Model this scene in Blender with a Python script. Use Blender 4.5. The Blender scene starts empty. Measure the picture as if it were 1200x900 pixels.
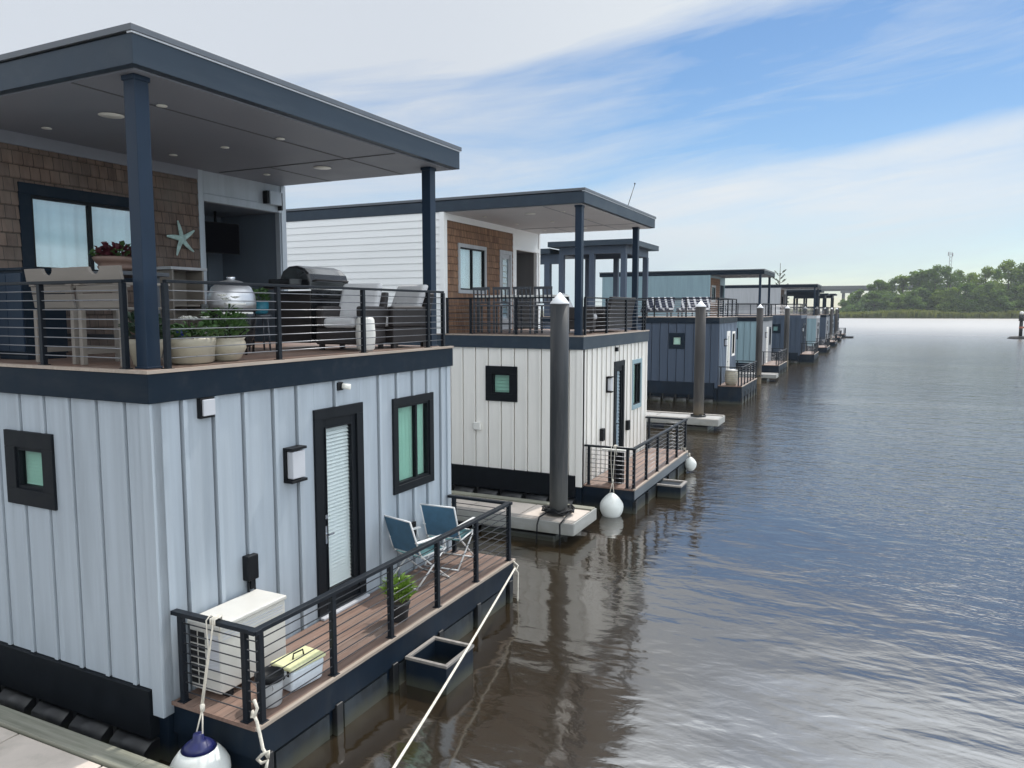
import bpy, bmesh, math, random
from mathutils import Vector, Matrix
R = math.radians
PI = math.pi
scene = bpy.context.scene
COL = scene.collection
random.seed(7)

# ------------------------------------------------------------------ helpers
class MB:
    """collects shapes into one mesh"""
    def __init__(s): s.v = []; s.f = []; s.sm = []
    def add(s, vs, fs, smooth=False):
        n = len(s.v); s.v += [tuple(p) for p in vs]
        s.f += [tuple(i + n for i in f) for f in fs]; s.sm += [smooth] * len(fs)
        return s
    def box(s, x0, x1, y0, y1, z0, z1):
        if x0 > x1: x0, x1 = x1, x0
        if y0 > y1: y0, y1 = y1, y0
        if z0 > z1: z0, z1 = z1, z0
        return s.add([(x0,y0,z0),(x1,y0,z0),(x1,y1,z0),(x0,y1,z0),(x0,y0,z1),(x1,y0,z1),(x1,y1,z1),(x0,y1,z1)],
                     [(3,2,1,0),(4,5,6,7),(0,1,5,4),(1,2,6,5),(2,3,7,6),(3,0,4,7)])
    def hexa(s, p): # 8 points: bottom 4 ccw, top 4 ccw
        return s.add(p, [(3,2,1,0),(4,5,6,7),(0,1,5,4),(1,2,6,5),(2,3,7,6),(3,0,4,7)])
    def bar(s, a, b, w, h=None, up=(0,0,1)):
        h = h or w; a = Vector(a); b = Vector(b); d = (b - a).normalized(); u = Vector(up)
        if abs(d.dot(u)) > .98: u = Vector((1,0,0))
        r = d.cross(u).normalized(); u = r.cross(d).normalized()
        P = []
        for c in (a, b):
            for i, j in ((-1,-1),(1,-1),(1,1),(-1,1)): P.append(c + r*(w/2*i) + u*(h/2*j))
        return s.add(P, [(0,1,2,3),(7,6,5,4),(0,4,5,1),(1,5,6,2),(2,6,7,3),(3,7,4,0)])
    def tube(s, pts, r, n=8, r2=None, cap=True):
        pts = [Vector(p) for p in pts]; m = len(pts); V = []; F = []
        prev = None
        for i, p in enumerate(pts):
            d = (pts[min(i+1, m-1)] - pts[max(i-1, 0)])
            d = d.normalized() if d.length > 1e-9 else Vector((0,0,1))
            if prev is None:
                u = Vector((0,0,1)) if abs(d.z) < .9 else Vector((1,0,0))
                a = d.cross(u).normalized()
            else:
                a = (prev - d * prev.dot(d)); a = a.normalized() if a.length > 1e-6 else d.orthogonal().normalized()
            prev = a; b = d.cross(a)
            rr = r if r2 is None else r + (r2 - r) * i / max(1, m - 1)
            for k in range(n):
                t = 2*PI*k/n; V.append(p + a*(rr*math.cos(t)) + b*(rr*math.sin(t)))
        for i in range(m-1):
            for k in range(n):
                F.append((i*n+k, i*n+(k+1) % n, (i+1)*n+(k+1) % n, (i+1)*n+k))
        s.add(V, F, True)
        if cap:
            q = len(s.v) - m*n
            s.f.append(tuple(q + k for k in reversed(range(n)))); s.sm.append(False)
            s.f.append(tuple(q + (m-1)*n + k for k in range(n))); s.sm.append(False)
        return s
    def lathe(s, prof, c=(0,0,0), n=24, sx=1, sy=1):
        V = []; F = []; m = len(prof)
        for r, z in prof:
            for k in range(n):
                t = 2*PI*k/n; V.append((c[0]+r*sx*math.cos(t), c[1]+r*sy*math.sin(t), c[2]+z))
        for i in range(m-1):
            for k in range(n): F.append((i*n+k, i*n+(k+1) % n, (i+1)*n+(k+1) % n, (i+1)*n+k))
        F.append(tuple(reversed(range(n)))); F.append(tuple((m-1)*n+k for k in range(n)))
        return s.add(V, F, True)
    def prism(s, poly, a, b, ax):  # extrude 2D outline; ax maps (u,v,d)->xyz
        n = len(poly); V = [ax(u, v, a) for u, v in poly] + [ax(u, v, b) for u, v in poly]
        F = [tuple(reversed(range(n))), tuple(range(n, 2*n))] + [(i, (i+1) % n, (i+1) % n+n, i+n) for i in range(n)]
        return s.add(V, F)

def tag(o, label=None, cat=None, group=None, kind=None):
    if label: o['label'] = label
    if cat: o['category'] = cat
    if group: o['group'] = group
    if kind: o['kind'] = kind
    return o

def obj(name, mb, mat, parent=None, bevel=0, loc=None, rz=0, segs=2, recalc=True):
    me = bpy.data.meshes.new(name)
    me.from_pydata(mb.v, [], mb.f)
    me.polygons.foreach_set('use_smooth', mb.sm)
    if recalc:
        bm = bmesh.new(); bm.from_mesh(me); bmesh.ops.recalc_face_normals(bm, faces=bm.faces); bm.to_mesh(me); bm.free()
    for m in (mat if isinstance(mat, (list, tuple)) else [mat]): me.materials.append(m)
    o = bpy.data.objects.new(name, me); COL.objects.link(o)
    if parent: o.parent = parent
    if loc: o.location = loc
    o.rotation_euler.z = rz
    if bevel:
        b = o.modifiers.new('bevel', 'BEVEL'); b.width = bevel; b.segments = segs; b.limit_method = 'ANGLE'; b.angle_limit = R(50)
        b.harden_normals = False
    return o

def thing(name, label, cat, loc=(0,0,0), rz=0, group=None, kind=None):
    o = bpy.data.objects.new(name, None); COL.objects.link(o)
    o.location = loc; o.rotation_euler.z = rz; o.empty_display_size = .2
    return tag(o, label, cat, group, kind)

def copy_tree(o, parent=None):
    c = o.copy(); COL.objects.link(c)
    if parent: c.parent = parent
    for ch in list(o.children): copy_tree(ch, c)
    return c

# ------------------------------------------------------------------ materials
def nmat(name):
    m = bpy.data.materials.new(name); m.use_nodes = True
    nt = m.node_tree; return m, nt, nt.nodes['Principled BSDF']

def tex_noise(nt, vec, scale, detail=4, rough=.6, dist=0):
    n = nt.nodes.new('ShaderNodeTexNoise'); n.inputs['Scale'].default_value = scale
    n.inputs['Detail'].default_value = detail; n.inputs['Roughness'].default_value = rough; n.inputs['Distortion'].default_value = dist
    nt.links.new(vec, n.inputs['Vector']); return n

def objcoord(nt, sc=(1,1,1)):
    t = nt.nodes.new('ShaderNodeTexCoord'); mp = nt.nodes.new('ShaderNodeMapping'); mp.inputs['Scale'].default_value = sc
    nt.links.new(t.outputs['Object'], mp.inputs['Vector']); return mp.outputs['Vector']

def mixcol(nt, fac, a, b, mode='MIX'):
    n = nt.nodes.new('ShaderNodeMix'); n.data_type = 'RGBA'; n.blend_type = mode
    for idx, v in ((0, fac), (6, a), (7, b)):
        if isinstance(v, (int, float)): n.inputs[idx].default_value = v
        elif isinstance(v, tuple): n.inputs[idx].default_value = (*v[:3], 1)
        else: nt.links.new(v, n.inputs[idx])
    return n.outputs[2]

def ramp(nt, val, pts):
    n = nt.nodes.new('ShaderNodeValToRGB'); e = n.color_ramp.elements
    e[0].position, e[0].color = pts[0][0], (*pts[0][1], 1); e[1].position, e[1].color = pts[-1][0], (*pts[-1][1], 1)
    for p, c in pts[1:-1]:
        q = e.new(p); q.color = (*c, 1)
    nt.links.new(val, n.inputs[0]); return n.outputs[0]

def math_n(nt, op, a, b=None, c=None, clamp=False):
    n = nt.nodes.new('ShaderNodeMath'); n.operation = op; n.use_clamp = clamp
    for i, v in enumerate((a, b, c)):
        if v is None: continue
        if isinstance(v, (int, float)): n.inputs[i].default_value = v
        else: nt.links.new(v, n.inputs[i])
    return n.outputs[0]

def bump(nt, b, h, strength=.2, dist=.01):
    n = nt.nodes.new('ShaderNodeBump'); n.inputs['Strength'].default_value = strength; n.inputs['Distance'].default_value = dist
    nt.links.new(h, n.inputs['Height']); nt.links.new(n.outputs[0], b.inputs['Normal'])

def mat(name, col, rough=.5, var=.12, scale=(3,3,3), metal=0, spec=.5, bmp=0, bscale=60, dirt=None):
    m, nt, b = nmat(name)
    v = objcoord(nt, scale); n = tex_noise(nt, v, 1.0, 5)
    lo = tuple(c*(1-var) for c in col); hi = tuple(min(1, c*(1+var)) for c in col)
    c = ramp(nt, n.outputs['Fac'], [(.3, lo), (.7, hi)])
    if dirt:
        n2 = tex_noise(nt, objcoord(nt, dirt[1]), 1.0, 6, .65)
        f = ramp(nt, n2.outputs['Fac'], [(.5, (0,0,0)), (.75, (dirt[2],)*3)])
        c = mixcol(nt, f, c, dirt[0])
    nt.links.new(c, b.inputs['Base Color'])
    rr = ramp(nt, n.outputs['Fac'], [(.3, (max(0, rough-.08),)*3), (.7, (min(1, rough+.08),)*3)])
    nt.links.new(rr, b.inputs['Roughness'])
    b.inputs['Metallic'].default_value = metal; b.inputs['Specular IOR Level'].default_value = spec
    if bmp:
        n3 = tex_noise(nt, objcoord(nt), bscale, 3); bump(nt, b, n3.outputs['Fac'], bmp, .004)
    return m

def siding(name, col, rough=.55, dk=.66, amt=.5, var=.09):
    return mat(name, col, rough, var, (9,9,.5), dirt=(tuple(c*dk for c in col), (2.6,2.6,.3), amt), bmp=.10, bscale=90)

M = {}
M['blue_siding'] = siding('blue_grey_siding', (.365,.41,.455))
M['white_siding'] = siding('white_siding', (.85,.825,.775), .55, .80, .4, .04)
M['white_lap'] = mat('white_lap_siding', (.84,.84,.83), .5, .03, (.6,2,2))
M['white_front_dim'] = siding('white_siding_dimmed', (.74,.71,.66), .55, .80, .4, .04)  # white siding darkened for the river side, offsetting its stronger light
M['navy_siding'] = siding('navy_siding', (.042,.063,.100))
M['navy_front'] = siding('slate_siding', (.16,.20,.26))
M['teal_siding'] = siding('teal_siding', (.22,.32,.36))
M['grey_siding'] = siding('grey_siding', (.42,.43,.45))
M['trim'] = mat('slate_trim_paint', (.009,.017,.028), .45, .10, (4,4,1.5), bmp=.05, spec=.10, dirt=((.030,.036,.044), (1.2,5,5), .5))
M['fascia'] = mat('fascia_paint', (.030,.044,.062), .42, .10, (3,1,2), bmp=.05, spec=.22, dirt=((.055,.068,.082), (3,1.2,6), .5))
M['fascia_pale'] = mat('pale_fascia_paint', (.11,.125,.14), .45, .12, (3,1,2), spec=.4)
M['post'] = mat('porch_post_paint', (.011,.024,.046), .45, .1, (4,4,1.5), spec=.25)
M['black_trim'] = mat('black_trim_paint', (.006,.008,.011), .5, .2, (5,5,5), spec=.18)
M['soffit'] = mat('grey_soffit', (.205,.217,.25), .55, .08, (2,2,2))
M['white_soffit'] = mat('pale_soffit', (.52,.50,.50), .5, .08, (2,2,2))
M['seam'] = mat('soffit_seam', (.09,.095,.105), .6)
M['flash'] = mat('roof_flashing', (.11,.12,.135), .4, .1, metal=.3)
M['drip'] = mat('drip_edge', (.62,.64,.68), .35, .1)
M['rail'] = mat('railing_metal', (.008,.011,.016), .45, .2, (8,8,8), spec=.22)
M['rod'] = mat('rail_rod_metal', (.20,.205,.22), .35, .15, (8,8,8), metal=.6)
M['rod_dark'] = mat('rail_rod_dark', (.030,.032,.038), .4, .15, (8,8,8))
M['hull'] = mat('hull_paint', (.005,.012,.023), .55, .3, (2,2,2), dirt=((.028,.034,.038), (3,3,1.2), .45), spec=.2)
M['black_float'] = mat('black_float_plastic', (.010,.011,.013), .4, .3, (3,3,3), dirt=((.05,.05,.045), (4,4,2), .5))
M['hull_panel'] = mat('hull_panel_grey', (.028,.034,.040), .6, .5, (5,5,2.5), dirt=((.075,.082,.085), (4,4,2.2), .6), spec=.2)
M['white_plastic'] = mat('white_plastic', (.74,.73,.69), .4, .05, (6,6,6))
M['ac_white'] = mat('ac_enamel', (.58,.565,.525), .4, .05, (4,4,4), dirt=((.5,.47,.4), (5,5,2), .35))
M['dark_hole'] = mat('dark_grille', (.006,.006,.007), .7)
M['cream_poly'] = mat('cream_poly_lumber', (.215,.19,.165), .55, .1, (2,2,12))
M['dark_table'] = mat('dark_table_top', (.05,.055,.065), .4, .2)
M['terracotta'] = mat('brown_bowl', (.14,.085,.065), .5, .25, (8,8,8))
M['cream_pot'] = mat('cream_glaze', (.40,.36,.28), .45, .2, (4,4,3), dirt=((.22,.2,.12), (4,4,3), .6))
M['teal_pot'] = mat('teal_glaze', (.03,.16,.22), .25, .2)
M['cobalt_pot'] = mat('cobalt_glaze', (.02,.035,.26), .25, .2)
M['dark_pot'] = mat('dark_pot', (.025,.025,.028), .5, .2)
M['soil'] = mat('soil', (.03,.02,.014), .9, .4, (20,20,20))
M['leaf'] = mat('leaf_green', (.045,.10,.025), .5, .5, (14,14,14))
M['leaf_bright'] = mat('fern_green', (.16,.27,.035), .5, .4, (14,14,14))
M['leaf_dark'] = mat('dark_leaf', (.025,.055,.025), .5, .5, (14,14,14))
M['red_leaf'] = mat('red_succulent', (.075,.014,.022), .45, .4, (14,14,14))
M['petal'] = mat('white_petal', (.82,.82,.78), .5, .03)
M['steel'] = mat('polished_steel', (.62,.63,.64), .16, .08, (4,4,4), metal=1)
M['brushed'] = mat('brushed_lid_steel', (.60,.60,.61), .38, .12, (4,4,4), metal=.8)
M['black_enamel'] = mat('black_enamel', (.010,.011,.013), .22, .2)
M['wicker'] = mat('dark_wicker', (.022,.018,.018), .6, .4, (30,30,30), bmp=.5, bscale=80)
M['cushion'] = mat('pale_cushion', (.50,.50,.51), .85, .08, (6,6,6), bmp=.2, bscale=40)
M['blue_canvas'] = mat('blue_canvas', (.065,.15,.23), .85, .15, (9,9,9), bmp=.15, bscale=150)
M['green_canvas'] = mat('teal_canvas', (.05,.13,.14), .8, .15, (9,9,9), bmp=.15, bscale=150)
M['white_tube'] = mat('white_tube', (.70,.70,.69), .35, .05)
M['rope'] = mat('white_rope', (.62,.58,.50), .85, .2, (20,20,20), bmp=.6, bscale=120)
M['fender'] = mat('white_fender_vinyl', (.72,.74,.71), .38, .06, (5,5,5), dirt=((.45,.44,.38), (5,5,3), .45))
M['fender_cap'] = mat('navy_fender_cap', (.012,.016,.09), .35, .2)
M['pot_metal'] = mat('grey_bucket', (.36,.36,.36), .5, .15, (6,6,3))
M['yellow_lid'] = mat('cream_yellow_lid', (.66,.66,.38), .45, .08, (6,6,6))
M['white_enamel'] = mat('white_enamel_box', (.62,.67,.72), .35, .08, (5,5,5), dirt=((.1,.12,.16), (9,9,9), .5))
M['starfish'] = mat('verdigris', (.36,.49,.46), .6, .3, (12,12,12))
M['screen'] = mat('tv_screen', (.003,.003,.005), .6, .1, spec=.05)
M['concrete'] = mat('dock_concrete', (.56,.49,.43), .85, .1, (1.5,1.5,1.5), dirt=((.33,.30,.25), (2.5,2.5,2.5), .6), bmp=.15, bscale=70)
M['concrete_grey'] = mat('dock_concrete_grey', (.34,.335,.325), .85, .1, (1.5,1.5,1.5), dirt=((.22,.2,.17), (2.5,2.5,2.5), .6), bmp=.15, bscale=70)
M['joint'] = mat('dock_joint', (.05,.05,.048), .9)
M['dock_side'] = mat('dock_side_paint', (.30,.30,.285), .7, .12, (1,1,4), dirt=((.22,.21,.17), (2,2,3), .5))
M['pile'] = mat('pile_wrap', (.023,.026,.030), .55, .2, (3,3,.5), dirt=((.13,.12,.11), (6,6,.5), .5), bmp=.1)
M['pile_brown'] = mat('pile_brown', (.036,.033,.032), .6, .25, (4,4,.5), dirt=((.13,.11,.085), (5,5,.5), .5))
M['pile_cap'] = mat('pile_cap', (.78,.79,.80), .4, .05)
M['bridge'] = mat('bridge_concrete', (.13,.135,.14), .8, .1, (.1,.1,.1))
M['tower'] = mat('tower_steel', (.25,.25,.26), .5)
M['marker'] = mat('marker_pile', (.025,.025,.025), .7, .3)
M['marker_red'] = mat('marker_band', (.32,.10,.06), .5, .1)
M['bark'] = mat('bark', (.07,.055,.042), .9, .3)
M['outlet'] = mat('black_plastic', (.007,.008,.010), .5, .2, spec=.2)
M['lens'] = mat('frosted_lens', (.50,.51,.54), .4, .05)
M['disc'] = mat('ceiling_fixture', (.86,.85,.78), .4, .05)

def tide(m, z0, z1, col, amt=.8):
    nt = m.node_tree; p = nt.nodes['Principled BSDF']; src = p.inputs['Base Color'].links[0].from_socket
    g = nt.nodes.new('ShaderNodeNewGeometry'); sp = nt.nodes.new('ShaderNodeSeparateXYZ'); nt.links.new(g.outputs['Position'], sp.inputs[0])
    n = tex_noise(nt, objcoord(nt, (2.5,2.5,1.0)), 1.0, 6, .7)
    zz = math_n(nt, 'ADD', sp.outputs['Z'], math_n(nt, 'MULTIPLY', math_n(nt, 'SUBTRACT', n.outputs['Fac'], .5), (z1-z0)*1.6))
    mr = nt.nodes.new('ShaderNodeMapRange'); mr.inputs[1].default_value = z1; mr.inputs[2].default_value = z0; mr.inputs[4].default_value = amt; nt.links.new(zz, mr.inputs[0])
    nt.links.new(mixcol(nt, mr.outputs[0], src, col), p.inputs['Base Color'])
tide(M['hull'], .03, .16, (.06,.062,.045)); tide(M['black_float'], .02, .14, (.05,.052,.036)); tide(M['hull_panel'], .02, .16, (.07,.07,.05))
tide(M['pile'], .5, 1.3, (.075,.075,.068), .7); tide(M['pile_brown'], .3, .95, (.20,.15,.09), .7); tide(M['dock_side'], .05, .3, (.13,.125,.09), .7)
# composite boards
def board_mat(name, a, b, ax):
    m, nt, p = nmat(name)
    sc = (22, 1.0, 22) if ax == 'y' else (1.0, 22, 22)
    n = tex_noise(nt, objcoord(nt, sc), 1.0, 6, .7)
    n2 = tex_noise(nt, objcoord(nt, (1.3,1.3,1.3)), 1.0, 4)
    c = ramp(nt, n.outputs['Fac'], [(.3, a), (.7, b)])
    g = nt.nodes.new('ShaderNodeNewGeometry')
    rr = ramp(nt, g.outputs['Random Per Island'], [(0, (.72,.72,.72)), (1, (1.15,1.12,1.1))])
    c = mixcol(nt, 1.0, c, rr, 'MULTIPLY')
    c = mixcol(nt, ramp(nt, n2.outputs['Fac'], [(.45, (0,0,0)), (.75, (.45,.45,.45))]), c, (.26,.23,.20))
    nt.links.new(c, p.inputs['Base Color']); p.inputs['Roughness'].default_value = .55
    bump(nt, p, n.outputs['Fac'], .3, .003)
    return m
M['deck_board'] = board_mat('composite_deck', (.14,.088,.068), (.27,.175,.135), 'y')
M['deck_edge'] = board_mat('deck_edge_trim', (.30,.24,.19), (.46,.39,.33), 'y')
M['weathered'] = board_mat('weathered_plank', (.14,.145,.105), (.33,.33,.27), 'x')
M['grey_wood'] = board_mat('grey_wood', (.16,.15,.14), (.34,.32,.30), 'y')

def shingle_mat(name, a, b, c3, row):
    m, nt, p = nmat(name)
    t = nt.nodes.new('ShaderNodeTexCoord'); s = nt.nodes.new('ShaderNodeSeparateXYZ'); nt.links.new(t.outputs['Object'], s.inputs[0])
    cb = nt.nodes.new('ShaderNodeCombineXYZ'); nt.links.new(s.outputs['Y'], cb.inputs[0]); nt.links.new(s.outputs['Z'], cb.inputs[1])
    br = nt.nodes.new('ShaderNodeTexBrick'); nt.links.new(cb.outputs[0], br.inputs['Vector'])
    br.offset = .37; br.squash = 1; br.inputs['Scale'].default_value = 1; br.inputs['Brick Width'].default_value = .125; br.inputs['Row Height'].default_value = row
    br.inputs['Mortar Size'].default_value = .004; br.inputs['Bias'].default_value = 0
    br.inputs['Color1'].default_value = (*a, 1); br.inputs['Color2'].default_value = (*b, 1); br.inputs['Mortar'].default_value = (.02,.015,.012,1)
    n = tex_noise(nt, objcoord(nt, (14,14,3)), 1.0, 5); n2 = tex_noise(nt, objcoord(nt, (1.6,1.6,1.6)), 1.0, 3)
    c = mixcol(nt, 1.0, br.outputs['Color'], ramp(nt, n.outputs['Fac'], [(.3, (.7,.7,.7)), (.7, (1.2,1.2,1.2))]), 'MULTIPLY')
    c = mixcol(nt, ramp(nt, n2.outputs['Fac'], [(.4, (0,0,0)), (.7, (.55,.55,.55))]), c, c3)
    nt.links.new(c, p.inputs['Base Color']); p.inputs['Roughness'].default_value = .85
    h = math_n(nt, 'ADD', math_n(nt, 'MULTIPLY', br.outputs['Fac'], -1.0), math_n(nt, 'MULTIPLY', n.outputs['Fac'], .5))
    bump(nt, p, h, .6, .01)
    return m
M['shingle'] = shingle_mat('cedar_shingles', (.165,.112,.086), (.105,.073,.060), (.165,.14,.12), .165)
M['shingle_warm'] = shingle_mat('warm_cedar_shingles', (.30,.165,.095), (.19,.10,.062), (.24,.15,.10), .165)

# glass: mirror reflection over a clear sheet
def glass_mat(name, tint, refl=.9, ior=1.6):
    m = bpy.data.materials.new(name); m.use_nodes = True; nt = m.node_tree; nt.nodes.clear()
    out = nt.nodes.new('ShaderNodeOutputMaterial'); mx = nt.nodes.new('ShaderNodeMixShader')
    tr = nt.nodes.new('ShaderNodeBsdfTransparent'); tr.inputs[0].default_value = (*tint, 1)
    gl = nt.nodes.new('ShaderNodeBsdfGlossy'); gl.inputs['Roughness'].default_value = .02; gl.inputs[0].default_value = (refl,)*3 + (1,)
    lw = nt.nodes.new('ShaderNodeFresnel'); lw.inputs[0].default_value = ior; gg = nt.nodes.new('ShaderNodeNewGeometry')
    fr = math_n(nt, 'MULTIPLY', lw.outputs[0], math_n(nt, 'SUBTRACT', 1.0, gg.outputs['Backfacing']))
    nt.links.new(fr, mx.inputs[0]); nt.links.new(tr.outputs[0], mx.inputs[1]); nt.links.new(gl.outputs[0], mx.inputs[2]); nt.links.new(mx.outputs[0], out.inputs[0])
    return m
M['glass'] = glass_mat('window_glass', (.82,.92,.88))
M['glass_clear'] = glass_mat('clear_glass', (.92,.94,.94))
M['glass_sky'] = glass_mat('reflective_glass', (.85,.93,.96), 1, 2.7)
def emboss(nt): pass
M['blind_green'] = mat('green_grey_blind', (.52,.66,.61), .7, .06)
M['blind_white'] = mat('white_blind', (.86,.88,.87), .6, .04)
M['curtain'] = mat('pale_curtain', (.82,.88,.89), .8, .06, (10,10,.5))
M['curtain_blue'] = mat('blue_grey_curtain', (.40,.47,.55), .8, .06)

# foliage for far trees: colour varies per clump and per tree
def foliage(name, lo, hi):
    m, nt, p = nmat(name)
    g = nt.nodes.new('ShaderNodeNewGeometry'); oi = nt.nodes.new('ShaderNodeObjectInfo')
    n = tex_noise(nt, objcoord(nt, (.28,.28,.28)), 1.0, 3)
    f = math_n(nt, 'ADD', math_n(nt, 'MULTIPLY', g.outputs['Random Per Island'], .4), math_n(nt, 'MULTIPLY', n.outputs['Fac'], .6))
    c = ramp(nt, f, [(.25, lo), (.75, hi)])
    c = mixcol(nt, 1.0, c, ramp(nt, oi.outputs['Random'], [(0, (.75,.8,.8)), (.5, (1,1,1)), (1, (1.25,1.12,.85))]), 'MULTIPLY')
    nt.links.new(c, p.inputs['Base Color']); p.inputs['Roughness'].default_value = .6
    p.inputs['Specular IOR Level'].default_value = .2
    tl = nt.nodes.new('ShaderNodeBsdfTranslucent'); nt.links.new(mixcol(nt, 1.0, c, (1.5,1.6,.9), 'MULTIPLY'), tl.inputs[0])
    ms = nt.nodes.new('ShaderNodeMixShader'); ms.inputs[0].default_value = .45
    nt.links.new(p.outputs[0], ms.inputs[1]); nt.links.new(tl.outputs[0], ms.inputs[2]); nt.links.new(ms.outputs[0], nt.nodes['Material Output'].inputs[0])
    return m
M['foliage'] = foliage('tree_foliage', (.060,.110,.030), (.15,.22,.06))
M['foliage_dark'] = foliage('undergrowth_foliage', (.036,.075,.032), (.10,.155,.05))
M['reeds'] = foliage('marsh_reeds', (.065,.088,.032), (.115,.13,.05))

# ------------------------------------------------------------------ camera
cam = bpy.data.cameras.new('camera'); co = bpy.data.objects.new('camera', cam); COL.objects.link(co)
co.location = (0, 0, 4.36); co.rotation_euler = (PI/2 - .097, 0, .4471)
cam.sensor_width = 36; cam.lens = 892.6/1200*36; cam.clip_start = .05; cam.clip_end = 20000
scene.camera = co

# ------------------------------------------------------------------ sky and sun
SUN_AZ, SUN_EL = R(10), R(54)      # azimuth from +Y towards +X
w = bpy.data.worlds.new('World'); scene.world = w; w.use_nodes = True
nt = w.node_tree; nt.nodes.clear()
out = nt.nodes.new('ShaderNodeOutputWorld')
sky = nt.nodes.new('ShaderNodeTexSky'); sky.sky_type = 'NISHITA'; sky.sun_disc = False
sky.sun_elevation = SUN_EL; sky.sun_rotation = SUN_AZ; sky.air_density = 1.0; sky.dust_density = 0.25; sky.ozone_density = 2.6
bg = nt.nodes.new('ShaderNodeBackground'); bg.inputs[1].default_value = .108
hs = nt.nodes.new('ShaderNodeHueSaturation'); hs.inputs['Saturation'].default_value = 1.2; nt.links.new(sky.outputs[0], hs.inputs['Color']); nt.links.new(hs.outputs[0], bg.inputs[0])
tc = nt.nodes.new('ShaderNodeTexCoord'); sp = nt.nodes.new('ShaderNodeSeparateXYZ'); nt.links.new(tc.outputs['Generated'], sp.inputs[0])
X, Y, Z = sp.outputs
az = math_n(nt, 'ARCTAN2', X, Y); el = math_n(nt, 'ARCSINE', Z)
t = math_n(nt, 'SUBTRACT', el, math_n(nt, 'MULTIPLY', az, .13))
cb = nt.nodes.new('ShaderNodeCombineXYZ')
nt.links.new(math_n(nt, 'MULTIPLY', az, 1.5), cb.inputs[0]); nt.links.new(math_n(nt, 'MULTIPLY', t, 8.0), cb.inputs[1])
n1 = tex_noise(nt, cb.outputs[0], 1.3, 7, .58, .5)
cb2 = nt.nodes.new('ShaderNodeCombineXYZ')
nt.links.new(math_n(nt, 'MULTIPLY', az, 2.2), cb2.inputs[0]); nt.links.new(math_n(nt, 'MULTIPLY', t, 17.0), cb2.inputs[1])
n2 = tex_noise(nt, cb2.outputs[0], 1.5, 8, .62, .7)
def sstep(v, a, b):
    n = nt.nodes.new('ShaderNodeMapRange'); n.interpolation_type = 'SMOOTHSTEP'
    n.inputs['From Min'].default_value = a; n.inputs['From Max'].default_value = b
    nt.links.new(v, n.inputs['Value']); return n.outputs[0]
left = sstep(az, -.10, -.62)
bandA = sstep(t, .335, .405)
bandB = math_n(nt, 'MULTIPLY', sstep(t, .205, .175), sstep(t, .035, .10))
cov = math_n(nt, 'ADD', math_n(nt, 'MULTIPLY', left, .62), math_n(nt, 'ADD', math_n(nt, 'MULTIPLY', bandA, .80), math_n(nt, 'MULTIPLY', bandB, .72)))
nz = math_n(nt, 'ADD', math_n(nt, 'MULTIPLY', math_n(nt, 'SUBTRACT', n1.outputs['Fac'], .5), 1.35), math_n(nt, 'MULTIPLY', math_n(nt, 'SUBTRACT', n2.outputs['Fac'], .5), 1.25))
cov = math_n(nt, 'ADD', cov, math_n(nt, 'MULTIPLY', sstep(Y, .1, -.4), .8))
cov = math_n(nt, 'ADD', cov, math_n(nt, 'MULTIPLY', sstep(el, .12, .0), .55))
cov = math_n(nt, 'ADD', math_n(nt, 'ADD', cov, nz), .0, None, True)
cov = math_n(nt, 'MULTIPLY', cov, .97)
bg2 = nt.nodes.new('ShaderNodeBackground')
ccol = mixcol(nt, left, (.86,.91,.95), (.74,.79,.86))
ccol = mixcol(nt, sstep(el, .14, .01), ccol, (.62,.76,.83))
nt.links.new(ccol, bg2.inputs[0])
# cloud brightness added mainly out of view, to light walls and water
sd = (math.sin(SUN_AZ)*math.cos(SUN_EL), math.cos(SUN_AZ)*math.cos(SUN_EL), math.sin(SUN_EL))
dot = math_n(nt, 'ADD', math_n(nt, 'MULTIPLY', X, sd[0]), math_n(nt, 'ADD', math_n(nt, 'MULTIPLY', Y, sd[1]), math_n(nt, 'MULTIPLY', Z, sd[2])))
gain = math_n(nt, 'ADD', .92, math_n(nt, 'MULTIPLY', sstep(dot, .83, .98), 3.4))         # added glow round the sun, above the view
gain = math_n(nt, 'ADD', gain, math_n(nt, 'MULTIPLY', sstep(X, .20, .85), 1.9))          # unseen bright cloud added riverward to light the front walls
gain = math_n(nt, 'ADD', gain, math_n(nt, 'MULTIPLY', sstep(Y, .0, -.45), .34))  # unseen cloud behind the viewer, brightened to light the side walls
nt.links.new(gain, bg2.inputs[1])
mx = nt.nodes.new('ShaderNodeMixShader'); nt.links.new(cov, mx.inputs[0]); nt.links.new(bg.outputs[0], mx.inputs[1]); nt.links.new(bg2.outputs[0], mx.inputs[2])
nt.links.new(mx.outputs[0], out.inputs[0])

sl = bpy.data.lights.new('sun', 'SUN'); sl.energy = 3.2; sl.angle = R(1.5); sl.color = (1, .95, .88)
so = bpy.data.objects.new('sun', sl); COL.objects.link(so)
dv = Vector((math.sin(SUN_AZ)*math.cos(SUN_EL), math.cos(SUN_AZ)*math.cos(SUN_EL), math.sin(SUN_EL)))
so.rotation_euler = dv.to_track_quat('Z', 'Y').to_euler(); so.location = (0, 0, 60)

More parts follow.
